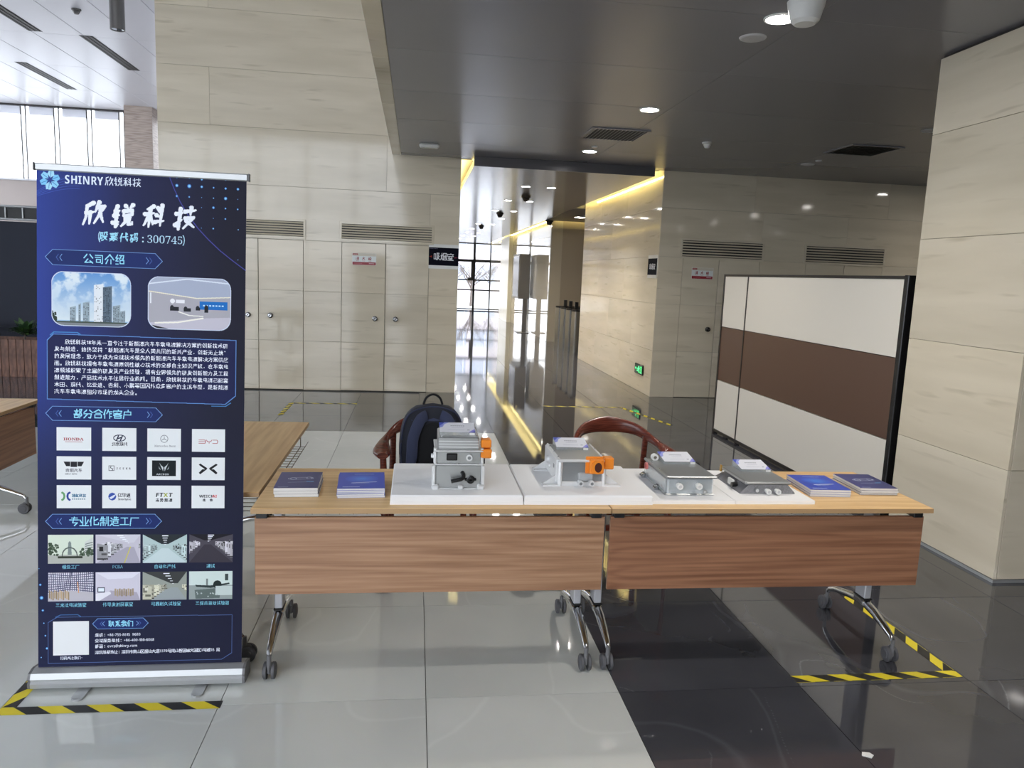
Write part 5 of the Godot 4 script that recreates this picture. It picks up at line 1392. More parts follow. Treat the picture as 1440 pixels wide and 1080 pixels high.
func build_partition() -> void:
	var o := thing("movable_partition", "low movable partition, white with a broad brown band and black frame", "partition", Vector3.ZERO)
	var z0 := -8.0
	var z1 := -4.86
	var zm := -7.4
	for s in [[z0 + 0.02, zm - 0.01], [zm + 0.01, z1 - 0.02]]:
		for y in [[0.05, 0.6, 0], [0.606, 1.192, 1], [1.198, 1.745, 0]]:
			part("panel", MB.new().span(Vector3(3.363, y[0], s[0]), Vector3(3.405, y[1], s[1]), 0.001), T.screen_brown if y[2] else T.screen_white, o)
	part("top_rail", MB.new().span(Vector3(3.356, 1.746, z0), Vector3(3.41, 1.768, z1), 0.002), T.dark_trim, o)
	part("bottom_rail", MB.new().span(Vector3(3.356, 0.02, z0), Vector3(3.41, 0.049, z1), 0.002), T.dark_trim, o)
	part("divider", MB.new().span(Vector3(3.358, 0.0, zm - 0.009), Vector3(3.41, 1.746, zm + 0.009)), T.dark_trim, o)
	part("post", MB.new().span(Vector3(3.356, 0, z0 - 0.01), Vector3(3.41, 1.768, z0 + 0.019)), T.dark_trim, o)
	part("post", MB.new().span(Vector3(3.345, 0, z1 - 0.019), Vector3(3.42, 1.772, z1 + 0.03), 0.004), T.black_gloss, o)
	for z in [z0 + 0.3, z1 - 0.5]:
		part("foot", MB.new().span(Vector3(3.375, 0.0, z - 0.04), Vector3(3.4, 0.02, z + 0.04)), T.black, o)

func build_banner() -> void:
	var o := thing("roll_up_banner", "tall navy roll-up banner printed with pictures, text and customer logos", "banner", Vector3(-1.044, 0, -2.945), 0)
	var w := 0.762
	var lean := 0.178
	var sh := MB.new()
	var a := Vector3(-w / 2, 0.078, 0.004)
	var b := Vector3(-w / 2, 1.985, 0.004 - lean)
	var r := Vector3(w, 0, 0)
	var nn := Vector3(0, lean, 1.9).normalized()
	sh.quad(a, a + r, b + r, b, nn)
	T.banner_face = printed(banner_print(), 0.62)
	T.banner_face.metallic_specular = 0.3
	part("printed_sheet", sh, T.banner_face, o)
	var bk := MB.new()
	var off := -nn * 0.0012
	bk.quad(a + off, a + r + off, b + r + off, b + off, -nn)
	part("sheet_back", bk, T.plastic_white, o)
	var tr := part("top_rail", MB.new().box(Vector3(0, 1.995, 0.002 - lean), Vector3(w + 0.012, 0.028, 0.014), 0.004), T.alu, o)
	for sx in [-1.0, 1.0]:
		part("end_cap", MB.new().box(Vector3(sx * (w / 2 + 0.009), 1.995, 0.002 - lean), Vector3(0.007, 0.03, 0.016), 0.002), T.wheel, tr)
	part("pole", MB.new().cyl(Vector3(0, 0.06, -0.03), Vector3(0, 1.99, -0.012 - lean), 0.0085), T.alu, o)
	var prof := PackedVector2Array([V(-0.055, 0.014), V(-0.045, 0.01), V(0.04, 0.01), V(0.05, 0.016), V(0.052, 0.034), V(0.046, 0.04), V(0.046, 0.046), V(0.05, 0.052), V(0.04, 0.072), V(0.012, 0.08), V(0.0, 0.08), V(-0.05, 0.07)])
	var bs := Basis(Vector3(0, 0, 1), Vector3(0, 1, 0), Vector3(-1, 0, 0))
	var base := part("base", MB.new().prism(prof, -0.392, 0.392, Transform3D(bs, Vector3.ZERO)), T.alu, o)
	for sx in [-1.0, 1.0]:
		part("end_cap", MB.new().prism(prof, sx * 0.392, sx * 0.402, Transform3D(bs, Vector3.ZERO)), T.wheel, base)
	for x in [-0.2, 0.235]:
		var f := PackedVector2Array()
		for k in 17:
			var t := PI * k / 16.0
			f.append(V(x + 0.022 * cos(t), -0.10 - 0.022 * sin(t)))
		f.append(V(x - 0.022, 0.12)); f.append(V(x + 0.022, 0.12))
		part("foot", MB.new().prism(f, 0.0, 0.008, Transform3D(Basis(Vector3.RIGHT, -PI / 2), Vector3.ZERO)), T.alu, o)

func tape(called_label: String, corners: Array, w: float) -> void:      # black and yellow floor tape along a broken line
	var o := thing("hazard_tape", called_label, "floor tape")
	for i in corners.size() - 1:
		var a: Vector3 = corners[i]
		var b: Vector3 = corners[i + 1]
		var l := a.distance_to(b)
		var d := (b - a) / l
		var s := Vector3(-d.z, 0, d.x)
		if i > 0:
			a += d * w * 0.5
			l -= w * 0.5
		if i < corners.size() - 2:
			l += w * 0.5
		var m := MB.new()
		var h := Vector3(0, 0.0008 + 0.0004 * i, 0)
		m.quad(a - s * w / 2 + h, a + d * l - s * w / 2 + h, a + d * l + s * w / 2 + h, a + s * w / 2 + h, Vector3.UP, V(0, 0), V(l, 0), V(l, w), V(0, w))
		part("tape_strip", m, T.tape, o)

func build_floor_marks() -> void:
	var im := Image.create_empty(256, 64, false, Image.FORMAT_RGB8)
	for y in 64:
		for x in 256:
			var k := fposmod(x / 256.0 - y / 64.0 * 0.42, 1.0)
			im.set_pixel(x, y, hue(236, 216, 44) if k < 0.5 else hue(22, 22, 24))
	T.tape = mat(Color.WHITE, 0.4)
	T.tape.albedo_texture = ImageTexture.create_from_image(im)
	T.tape.uv1_scale = Vector3(1.0 / 0.17, 1.0 / 0.053, 1)
	tape("black and yellow tape corner on the white tiles before the banner", [Vector3(-0.70, 0, -2.772), Vector3(-1.463, 0, -2.772), Vector3(-1.463, 0, -3.3)], 0.052)
	tape("black and yellow tape corner on the dark tiles at the desk's right foot", [Vector3(1.635, 0, -2.825), Vector3(2.385, 0, -2.83), Vector3(2.37, 0, -3.72)], 0.055)
	tape("black and yellow tape corner on the grey tiles before the stone wall", [Vector3(-1.49, 0, -8.6), Vector3(-1.49, 0, -9.39), Vector3(-0.7, 0, -9.42)], 0.055)
	tape("black and yellow tape corner on the dark tiles at the corridor's mouth", [Vector3(1.66, 0, -9.5), Vector3(2.7, 0, -9.5), Vector3(3.0, 0, -8.35)], 0.055)
	solo("paper_scrap", MB.new().prism(PackedVector2Array([V(-0.02, -0.012), V(0.012, -0.015), V(0.021, 0.004), V(0.008, 0.015), V(-0.017, 0.01)]), 0.0, 0.003, Transform3D(Basis(Vector3.RIGHT, -PI / 2), Vector3.ZERO)), T.paper, "tiny white paper scrap on the dark floor before the desk", "litter", Vector3(1.651, 0.0, -2.31), -25)


# ---------------------------------------------------------------- things on the desk
func cover_print(dark: bool) -> Image:
	var i := Ink.new(256, 364, hue(44, 46, 92) if dark else hue(40, 70, 188), self)
	if dark:
		for x in 256:
			i.im.fill_rect(Rect2i(x, 0, 1, 364), hue(60, 62, 126).lerp(hue(38, 42, 104), x / 256.0))
		var c := hue(196, 204, 226)
		i.line([V(60, 150), V(84, 132), V(130, 126), V(180, 122), V(206, 134), V(210, 152), V(160, 168), V(100, 176), V(64, 166), V(60, 150)], 4, c)
		i.ring(92, 158, 18, 22, 4, c); i.ring(186, 140, 16, 20, 4, c); i.line([V(104, 146), V(170, 132)], 3, c); i.line([V(84, 132), V(110, 150)], 3, c)
		i.line([V(70, 240), V(214, 226)], 4, hue(176, 186, 216)); i.line([V(180, 226), V(216, 222)], 10, hue(96, 176, 232))
		i.rect(22, 334, 60, 7, hue(170, 176, 204))
	else:
		for r in 28:
			i.ring(128, 150, 90 - r * 3.2, 78 - r * 2.8, 4, hue(44, 80, 200).lerp(hue(66, 140, 232), r / 28.0))
		i.rect(86, 44, 110, 6, hue(176, 200, 240))
		i.line([V(76, 242), V(208, 222)], 9, hue(226, 234, 248)); i.line([V(84, 258), V(170, 246)], 4, hue(190, 206, 240)); i.rect(28, 322, 92, 9, hue(206, 216, 242))
	return i.im

func booklet(h: float, w: float, d: float, cover: Material, label: String, group: String, at: Vector3, turn: float, spine: Material) -> void:
	var o := thing("brochure", label, "brochure", at, turn, group)
	part("pages", MB.new().span(Vector3(-w / 2 + 0.001, 0.0006, -d / 2 + 0.001), Vector3(w / 2 - 0.001, h - 0.0006, d / 2 - 0.001)), T.paper, o)
	part("back_cover", MB.new().span(Vector3(-w / 2, 0, -d / 2), Vector3(w / 2, 0.0006, d / 2)), spine, o)
	var m := MB.new()
	m.quad(Vector3(-w / 2, h, d / 2), Vector3(w / 2, h, d / 2), Vector3(w / 2, h, -d / 2), Vector3(-w / 2, h, -d / 2), Vector3.UP)
	part("front_cover", m, cover, o)

func build_brochures() -> void:
	var dark := printed(cover_print(true), 0.35)
	var blue := printed(cover_print(false), 0.3)
	var navy := mat(hue(40, 42, 84), 0.4)
	var royal := mat(hue(40, 66, 180), 0.4)
	var rng := RandomNumberGenerator.new()
	rng.seed = 4
	var stacks := [
		[Vector3(-0.463, 0.75, -3.115), 3, 0.0125, 0.172, 0.245, dark, navy, "navy brochure in the stack beside the crosswise table", "navy brochures at the banner end", 2.0],
		[Vector3(-0.21, 0.75, -3.112), 5, 0.0076, 0.19, 0.25, blue, royal, "bright blue brochure in the stack against the thick foam board", "blue brochures by the thick foam board", 3.0],
		[Vector3(1.842, 0.75, -3.14), 3, 0.0105, 0.186, 0.25, blue, royal, "bright blue brochure in the stack next to the thin foam boards", "blue brochures by the thin foam boards", -3.0],
		[Vector3(2.088, 0.75, -3.165), 3, 0.0105, 0.178, 0.245, dark, navy, "navy brochure in the stack at the column end of the desk", "navy brochures at the column end", -2.0]]
	for s in stacks:
		var y: float = s[0].y
		for k in s[1]:
			var top: bool = k == s[1] - 1
			var lb: String = s[7] + (", topmost" if top else ", below the top one" if k == s[1] - 2 else ", bottom one" if k == 0 else ", in the middle")
			booklet(s[2], s[3], s[4], s[5], lb, s[8], Vector3(s[0].x + rng.randf_range(-0.002, 0.002), y, s[0].z + rng.randf_range(-0.003, 0.003)), s[9] + rng.randf_range(-0.8, 0.8), s[6])
			y += s[2]

func foam_board(label: String, x0: float, x1: float, h: float, z0: float, z1: float, cut: float) -> void:
	var o := thing("foam_board", label, "foam board", Vector3((x0 + x1) / 2, 0.75, (z0 + z1) / 2), 0, "white foam boards on the desk")
	var w := x1 - x0
	var d := z1 - z0
	var p := PackedVector2Array([V(-w / 2, -d / 2), V(w / 2, -d / 2)])
	if cut > 0.0:
		for k in 7:
			var t := k / 6.0
			p.append(V(w / 2 - cut * (0.5 - 0.5 * cos(PI * t)), d / 2 - cut * 0.55 * (1.0 - t) - 0.0))
	else:
		p.append(V(w / 2, d / 2))
	p.append(V(-w / 2, d / 2))
	var f := Transform3D(Basis(Vector3.RIGHT, -PI / 2), Vector3.ZERO)
	if h > 0.03:
		part("lower_sheet", MB.new().prism(p, 0.0, 0.013, f), T.foam, o)
		var q := PackedVector2Array()
		for v in p:
			q.append(v * V(0.994, 0.992))
		var u := MB.new().prism(q, 0.0132, h - 0.006, f)
		var q2 := PackedVector2Array()
		for v in q:
			q2.append(v * V(0.985, 0.984))
		for i in q.size():
			var j := (i + 1) % q.size()
			var e := (q[j] - q[i]).normalized()
			var nn := (f.basis * Vector3(e.y, -e.x, 0.8)).normalized()
			u.quad(f * Vector3(q[i].x, q[i].y, h - 0.006), f * Vector3(q[j].x, q[j].y, h - 0.006), f * Vector3(q2[j].x, q2[j].y, h), f * Vector3(q2[i].x, q2[i].y, h), nn)
		var ids := Geometry2D.triangulate_polygon(q2)
		for i in range(0, ids.size(), 3):
			u.tri(f * Vector3(q2[ids[i]].x, q2[ids[i]].y, h), f * Vector3(q2[ids[i + 1]].x, q2[ids[i + 1]].y, h), f * Vector3(q2[ids[i + 2]].x, q2[ids[i + 2]].y, h), Vector3.UP, Vector3.UP, Vector3.UP)
		part("upper_sheet", u, T.foam, o)
	else:
		part("sheet", MB.new().prism(p, 0.0, h, f), T.foam, o)

func name_card(label: String, at: Vector3, turn: float, w := 0.145, d := 0.115) -> void:
	if not T.has("card"):
		var i := Ink.new(256, 200, hue(232, 234, 242), self)
		i.poly([V(0, 0), V(70, 0), V(36, 40), V(24, 90), V(0, 110)], hue(150, 160, 226)); i.poly([V(0, 0), V(40, 0), V(14, 46), V(0, 70)], hue(64, 84, 190))
		i.poly([V(256, 200), V(206, 200), V(232, 160), V(256, 130)], hue(150, 150, 226)); i.poly([V(256, 200), V(228, 200), V(256, 166)], hue(80, 90, 196))
		for k in 7:
			i.rect(82 + k * 15, 62, 10, 12, hue(116, 118, 134))
		i.rect(88, 100, 90, 5, hue(176, 180, 196)); i.rect(60, 150, 120, 5, hue(180, 184, 200)); i.rect(200, 146, 18, 10, hue(120, 122, 140))
		T.card = printed(i.im, 0.35)
	var o := thing("name_card_stand", label, "card stand", at, turn, "acrylic name card stands")
	var hf := 0.011
	var hb := 0.03
	var a := Vector3(-w / 2, hf, d / 2)
	var b := Vector3(w / 2, hf, d / 2)
	var c := Vector3(w / 2, hb, -d / 2)
	var e := Vector3(-w / 2, hb, -d / 2)
	var m := MB.new()
	var prof := PackedVector2Array([V(-d / 2, 0), V(d / 2, 0), V(d / 2, hb), V(-d / 2, hf)])
	part("acrylic_block", MB.new().prism(prof, -w / 2, w / 2, Transform3D(Basis(Vector3(0, 0, -1), Vector3.UP, Vector3(1, 0, 0)), Vector3.ZERO)), T.acrylic, o)
	var up := Vector3(0, 0.0008, 0)
	m.quad(a + up, b + up, c + up, e + up, Vector3(0, d, hb - hf).normalized())
	part("card", m, T.card, o)
	part("corner_tag", MB.new().span(Vector3(w / 2 - 0.024, 0.0005, d / 2 + 0.0003), Vector3(w / 2 - 0.002, 0.0105, d / 2 + 0.0012)), T.plastic_white, o)

func bolt_row(o: Node3D, pts: Array, r := 0.004) -> void:
	var m := MB.new().lathe([V(r, 0), V(r, 0.003), V(r * 0.6, 0.004), V(0, 0.004)], 10).mesh()
	for p in pts:
		part("bolt", m, T.chrome, o, p)

func spigot(o: Node3D, at: Vector3, l: float, r: float, body: Material, tip: Material) -> void:
	var f := Transform3D(Basis(Vector3.RIGHT, PI / 2), at)
	var s := part("spigot", MB.new().lathe([V(r * 0.8, 0), V(r * 0.8, l * 0.45), V(r, l * 0.5), V(r, l), V(r * 0.55, l)], 18, f), body, o)
	part("bore", MB.new().lathe([V(r * 0.55, l - 0.0005), V(0, l - 0.0005)], 18, f), tip, s)

func orange_plug(o: Node3D, at: Vector3, s: Vector3, socket: bool) -> void:
	var p := part("orange_connector", MB.new().box(at, s, 0.004), T.orange, o)
	if socket:
		part("flange", MB.new().box(at + Vector3(-0.006, 0, -s.z * 0.5 + 0.004), Vector3(s.x + 0.016, s.y + 0.014, 0.006), 0.003), T.orange, p)
		part("shroud", MB.new().tube([at + Vector3(0, 0, s.z * 0.5 - 0.002), at + Vector3(0, 0, s.z * 0.5 + 0.012)], [V(s.x * 0.44, s.y * 0.46)], 24), T.orange, p)
		part("socket", MB.new().tube([at + Vector3(0.002, 0, s.z * 0.5 + 0.0105), at + Vector3(0.002, 0, s.z * 0.5 + 0.0128)], [V(s.x * 0.26, s.y * 0.34)], 20), T.orange_in, p)

func build_devices() -> void:
	# 1: tall three-tier unit, orange plugs on its right side
	var a := thing("power_unit", "tall three-tier silver power unit with black hose spigots", "device", Vector3(0.187, 0.788, -3.085), 0, "silver power units on the foam boards")
	part("lower_case", MB.new().span(Vector3(-0.092, 0.004, -0.1), Vector3(0.092, 0.1, 0.1), 0.003), T.cast, a)
	part("middle_case", MB.new().span(Vector3(-0.088, 0.106, -0.1), Vector3(0.09, 0.156, 0.098), 0.003), T.cast, a)
	part("upper_case", MB.new().span(Vector3(-0.084, 0.16, -0.098), Vector3(0.082, 0.214, 0.09), 0.004), T.cast, a)
	for y in [0.172, 0.184, 0.196]:
		part("rib", MB.new().span(Vector3(-0.082, y, 0.09), Vector3(0.08, y + 0.003, 0.092)), T.cast_light, a)
	for y in [0.0, 0.1, 0.156]:
		part("flange", MB.new().span(Vector3(-0.099, y, -0.104), Vector3(0.099, y + 0.006, 0.104), 0.002), T.cast_light, a)
	for sx in [-1.0, 1.0]:
		part("corner_rib", MB.new().span(Vector3(sx * 0.1 - 0.008, 0.0, 0.086), Vector3(sx * 0.1 + 0.008, 0.1, 0.106), 0.004), T.cast_light, a)
		part("foot", MB.new().span(Vector3(sx * 0.092 - 0.014, 0.0, 0.094), Vector3(sx * 0.092 + 0.014, 0.022, 0.116), 0.005), T.cast_light, a)
		part("side_rib", MB.new().span(Vector3(sx * 0.096 - 0.006, 0.106, 0.07), Vector3(sx * 0.096 + 0.006, 0.17, 0.1), 0.003), T.cast_light, a)
	part("foot", MB.new().span(Vector3(0.0, 0.0, 0.1), Vector3(0.022, 0.02, 0.114), 0.005), T.cast_light, a)
	bolt_row(a, [Vector3(-0.088, 0.106, 0.098), Vector3(0.088, 0.106, 0.098), Vector3(0, 0.106, 0.1), Vector3(-0.07, 0.214, 0.07), Vector3(0.07, 0.214, 0.07), Vector3(-0.092, 0.022, 0.105), Vector3(0.092, 0.022, 0.105)])
	var port := part("black_port", MB.new().span(Vector3(-0.05, 0.12, 0.098), Vector3(-0.006, 0.15, 0.104), 0.003), T.black_gloss, a)
	part("port_recess", MB.new().span(Vector3(-0.044, 0.125, 0.104), Vector3(-0.012, 0.144, 0.1052)), T.black, port)
	spigot(a, Vector3(0.042, 0.133, 0.098), 0.012, 0.013, T.cast_light, T.cast_dark)
	var hs := MB.new().tube(arc_points([Vector3(0.016, 0.07, 0.1), Vector3(0.02, 0.062, 0.118), Vector3(0.012, 0.05, 0.126), Vector3(-0.03, 0.04, 0.128)], 14), [0.0085], 12)
	part("black_spigot", hs, T.black_gloss, a)
	part("black_spigot", MB.new().lathe([V(0.017, 0), V(0.017, 0.008), V(0.012, 0.01), V(0.012, 0.026), V(0.006, 0.026)], 20, Transform3D(Basis(Vector3.RIGHT, PI / 2), Vector3(0.05, 0.042, 0.1))), T.black_gloss, a)
	part("spigot_plate", MB.new().box(Vector3(0.05, 0.042, 0.103), Vector3(0.048, 0.012, 0.006), 0.003), T.black_gloss, a)
	orange_plug(a, Vector3(0.112, 0.186, 0.06), Vector3(0.042, 0.034, 0.05), false)
	orange_plug(a, Vector3(0.112, 0.148, 0.075), Vector3(0.044, 0.036, 0.055), false)
	part("side_spigot", MB.new().cyl(Vector3(-0.088, 0.134, 0.08), Vector3(-0.112, 0.134, 0.08), 0.01), T.cast_light, a)
	part("cable_clip", MB.new().span(Vector3(0.1, 0.095, 0.03), Vector3(0.112, 0.13, 0.05)), T.black, a)
	name_card("white name card on the tall three-tier power unit", Vector3(0.182, 1.0022, -3.09), 0, 0.146, 0.11)
	# 2: box on splayed feet, double orange connector
	var b := thing("power_unit", "boxy white-silver power unit on splayed feet with orange connectors", "device", Vector3(0.715, 0.788, -3.18), 0, "silver power units on the foam boards")
	part("case", MB.new().span(Vector3(-0.092, 0.012, -0.155), Vector3(0.092, 0.105, 0.14), 0.004), T.plate, b)
	part("base_flange", MB.new().span(Vector3(-0.1, 0.0, -0.16), Vector3(0.1, 0.02, 0.146), 0.003), T.cast_light, b)
	part("lid", MB.new().span(Vector3(-0.098, 0.106, -0.162), Vector3(0.098, 0.113, 0.146), 0.002), T.plate, b)
	part("lid_rim", MB.new().span(Vector3(-0.1, 0.104, 0.138), Vector3(0.1, 0.116, 0.15), 0.003).span(Vector3(-0.104, 0.104, -0.165), Vector3(-0.094, 0.116, 0.15), 0.003).span(Vector3(0.094, 0.104, -0.165), Vector3(0.104, 0.116, 0.15), 0.003), T.cast_light, b)
	part("side_cover", MB.new().span(Vector3(-0.112, 0.012, -0.155), Vector3(-0.092, 0.112, 0.13), 0.004), T.cast_light, b)
	part("side_fitting", MB.new().cyl(Vector3(-0.112, 0.07, -0.05), Vector3(-0.124, 0.07, -0.05), 0.016).cyl(Vector3(-0.112, 0.05, -0.01), Vector3(-0.12, 0.05, -0.01), 0.01), T.cast_light, b)
	part("label_square", MB.new().span(Vector3(-0.1135, 0.065, 0.07), Vector3(-0.112, 0.08, 0.09)), T.cast_dark, b)
	part("corner_rib", MB.new().cyl(Vector3(-0.096, 0.0, 0.14), Vector3(-0.096, 0.104, 0.14), 0.011).cyl(Vector3(0.094, 0.0, 0.14), Vector3(0.094, 0.104, 0.14), 0.009), T.cast_light, b)
	for f in [[-1.0, 0.12], [1.0, 0.12], [-1.0, -0.13], [1.0, -0.13]]:
		var m := MB.new()
		var q := PackedVector2Array([V(f[0] * 0.092, 0.0), V(f[0] * 0.165, 0.0), V(f[0] * 0.165, 0.006), V(f[0] * 0.1, 0.05), V(f[0] * 0.092, 0.05)])
		m.prism(q, f[1] - 0.004, f[1] + 0.004)
		m.prism(PackedVector2Array([V(f[0] * 0.092, 0.0), V(f[0] * 0.168, 0.0), V(f[0] * 0.168, 0.005), V(f[0] * 0.092, 0.008)]), f[1] - 0.02, f[1] + 0.03)
		part("splayed_foot", m, T.cast_light, b)
	orange_plug(b, Vector3(0.055, 0.092, 0.158), Vector3(0.06, 0.062, 0.034), true)
	orange_plug(b, Vector3(0.112, 0.1, 0.13), Vector3(0.042, 0.05, 0.045), false)
	part("clear_block", MB.new().span(Vector3(-0.02, 0.03, 0.142), Vector3(0.04, 0.06, 0.168), 0.003), T.acrylic, b)
	spigot(b, Vector3(-0.012, 0.02, 0.146), 0.034, 0.012, T.cast_light, T.cast_dark)
	spigot(b, Vector3(0.036, 0.02, 0.146), 0.034, 0.012, T.cast_light, T.cast_dark)
	bolt_row(b, [Vector3(-0.085, 0.02, 0.14), Vector3(0.085, 0.02, 0.14), Vector3(-0.099, 0.116, 0.1), Vector3(-0.099, 0.116, 0.0), Vector3(-0.099, 0.116, -0.1), Vector3(0.099, 0.116, -0.06), Vector3(0.099, 0.116, 0.05)], 0.003)
	name_card("white name card on the boxy power unit with orange connectors", Vector3(0.71, 0.9012, -3.28), -2)
	# 3: flat clear-walled unit with two white spigots
	var c := thing("power_unit", "flat silver power unit with two white spigots and a clear wall", "device", Vector3(1.175, 0.765, -3.14), 0, "silver power units on the foam boards")
	part("case", MB.new().span(Vector3(-0.102, 0.004, -0.15), Vector3(0.1, 0.075, 0.15), 0.004), T.cast_dark, c)
	part("base_flange", MB.new().span(Vector3(-0.11, 0.0, -0.155), Vector3(0.108, 0.006, 0.158), 0.002), T.cast, c)
	part("lid", MB.new().span(Vector3(-0.104, 0.076, -0.158), Vector3(0.112, 0.082, 0.162), 0.002), T.plate, c)
	part("lid_rim", MB.new().span(Vector3(-0.108, 0.074, 0.155), Vector3(0.114, 0.084, 0.166), 0.003).span(Vector3(-0.11, 0.074, -0.16), Vector3(-0.1, 0.086, 0.166), 0.003), T.cast, c)
	part("clear_wall", MB.new().span(Vector3(-0.112, 0.006, -0.14), Vector3(-0.104, 0.07, 0.15), 0.002).span(Vector3(-0.098, 0.006, 0.152), Vector3(0.1, 0.07, 0.158), 0.002), T.acrylic, c)
	part("corner_strip", MB.new().cyl(Vector3(-0.1, 0.01, 0.158), Vector3(-0.1, 0.07, 0.158), 0.006), T.acrylic, c)
	spigot(c, Vector3(-0.055, 0.045, 0.158), 0.028, 0.013, T.plastic_white, T.unlit)
	spigot(c, Vector3(0.03, 0.045, 0.158), 0.028, 0.013, T.plastic_white, T.unlit)
	spigot(c, Vector3(0.062, 0.018, 0.158), 0.008, 0.009, T.cast, T.cast_light)
	for z in [0.07, -0.13]:
		part("mount_lug", MB.new().box(Vector3(-0.122, 0.014, z), Vector3(0.028, 0.008, 0.034), 0.003, Basis(Vector3.BACK, 0.6)).cyl(Vector3(-0.118, 0.0, z), Vector3(-0.118, 0.02, z), 0.012), T.chrome, c)
	part("red_ring", MB.new().lathe([V(0.01, 0), V(0.016, 0), V(0.016, 0.008), V(0.01, 0.008)], 18, Transform3D(Basis(Vector3.BACK, PI / 2), Vector3(-0.112, 0.062, -0.1))), mat(hue(206, 110, 104), 0.4), c)
	part("side_port", MB.new().lathe([V(0.016, 0), V(0.016, 0.022), V(0.008, 0.022)], 18, Transform3D(Basis(Vector3.RIGHT, PI / 2), Vector3(-0.07, 0.095, -0.14))), T.plastic_white, c)
	bolt_row(c, [Vector3(0.106, 0.082, 0.05), Vector3(0.106, 0.082, -0.08), Vector3(-0.105, 0.086, 0.05), Vector3(-0.105, 0.086, -0.06)], 0.003)
	name_card("white name card on the flat clear-walled power unit", Vector3(1.2, 0.8472, -3.25), 0)
	# 4: low ribbed casting
	var d := thing("power_unit", "low dark-grey cast power unit with flared base and smooth lid", "device", Vector3(1.54, 0.765, -3.15), 0, "silver power units on the foam boards")
	var q4 := PackedVector2Array([V(-0.13, 0.0), V(0.122, 0.0), V(0.12, 0.006), V(0.086, 0.04), V(-0.092, 0.04), V(-0.128, 0.006)])
	part("case", MB.new().prism(q4, -0.11, 0.142), T.rough_cast, d)
	part("lid", MB.new().span(Vector3(-0.1, 0.041, -0.14), Vector3(0.1, 0.052, 0.138), 0.003), T.plate, d)
	part("lid_rim", MB.new().span(Vector3(-0.104, 0.04, 0.13), Vector3(0.102, 0.05, 0.142), 0.003).span(Vector3(-0.108, 0.04, -0.14), Vector3(-0.098, 0.055, 0.14), 0.003), T.cast, d)
	spigot(d, Vector3(-0.055, 0.016, 0.142), 0.008, 0.014, T.cast_dark, T.cast_light)
	spigot(d, Vector3(-0.01, 0.015, 0.142), 0.026, 0.0115, T.plastic_white, T.unlit)
	spigot(d, Vector3(0.034, 0.015, 0.142), 0.026, 0.0115, T.plastic_white, T.unlit)
	part("side_port", MB.new().span(Vector3(-0.128, 0.008, 0.0), Vector3(-0.116, 0.036, 0.05), 0.002), T.plastic_white, d)
	part("side_knob", MB.new().cyl(Vector3(-0.115, 0.022, 0.072), Vector3(-0.14, 0.022, 0.072), 0.011), T.black_gloss, d)
	part("brass_clip", MB.new().span(Vector3(-0.112, 0.03, -0.132), Vector3(-0.106, 0.06, -0.118)), mat(hue(206, 160, 80), 0.3, 0.8), d)
	part("mount_lug", MB.new().prism(PackedVector2Array([V(-0.15, 0), V(-0.1, 0), V(-0.1, 0.03)]), -0.12, -0.1), T.rough_cast, d)
	name_card("white name card on the low cast power unit", Vector3(1.56, 0.8172, -3.235), 0, 0.14, 0.11)

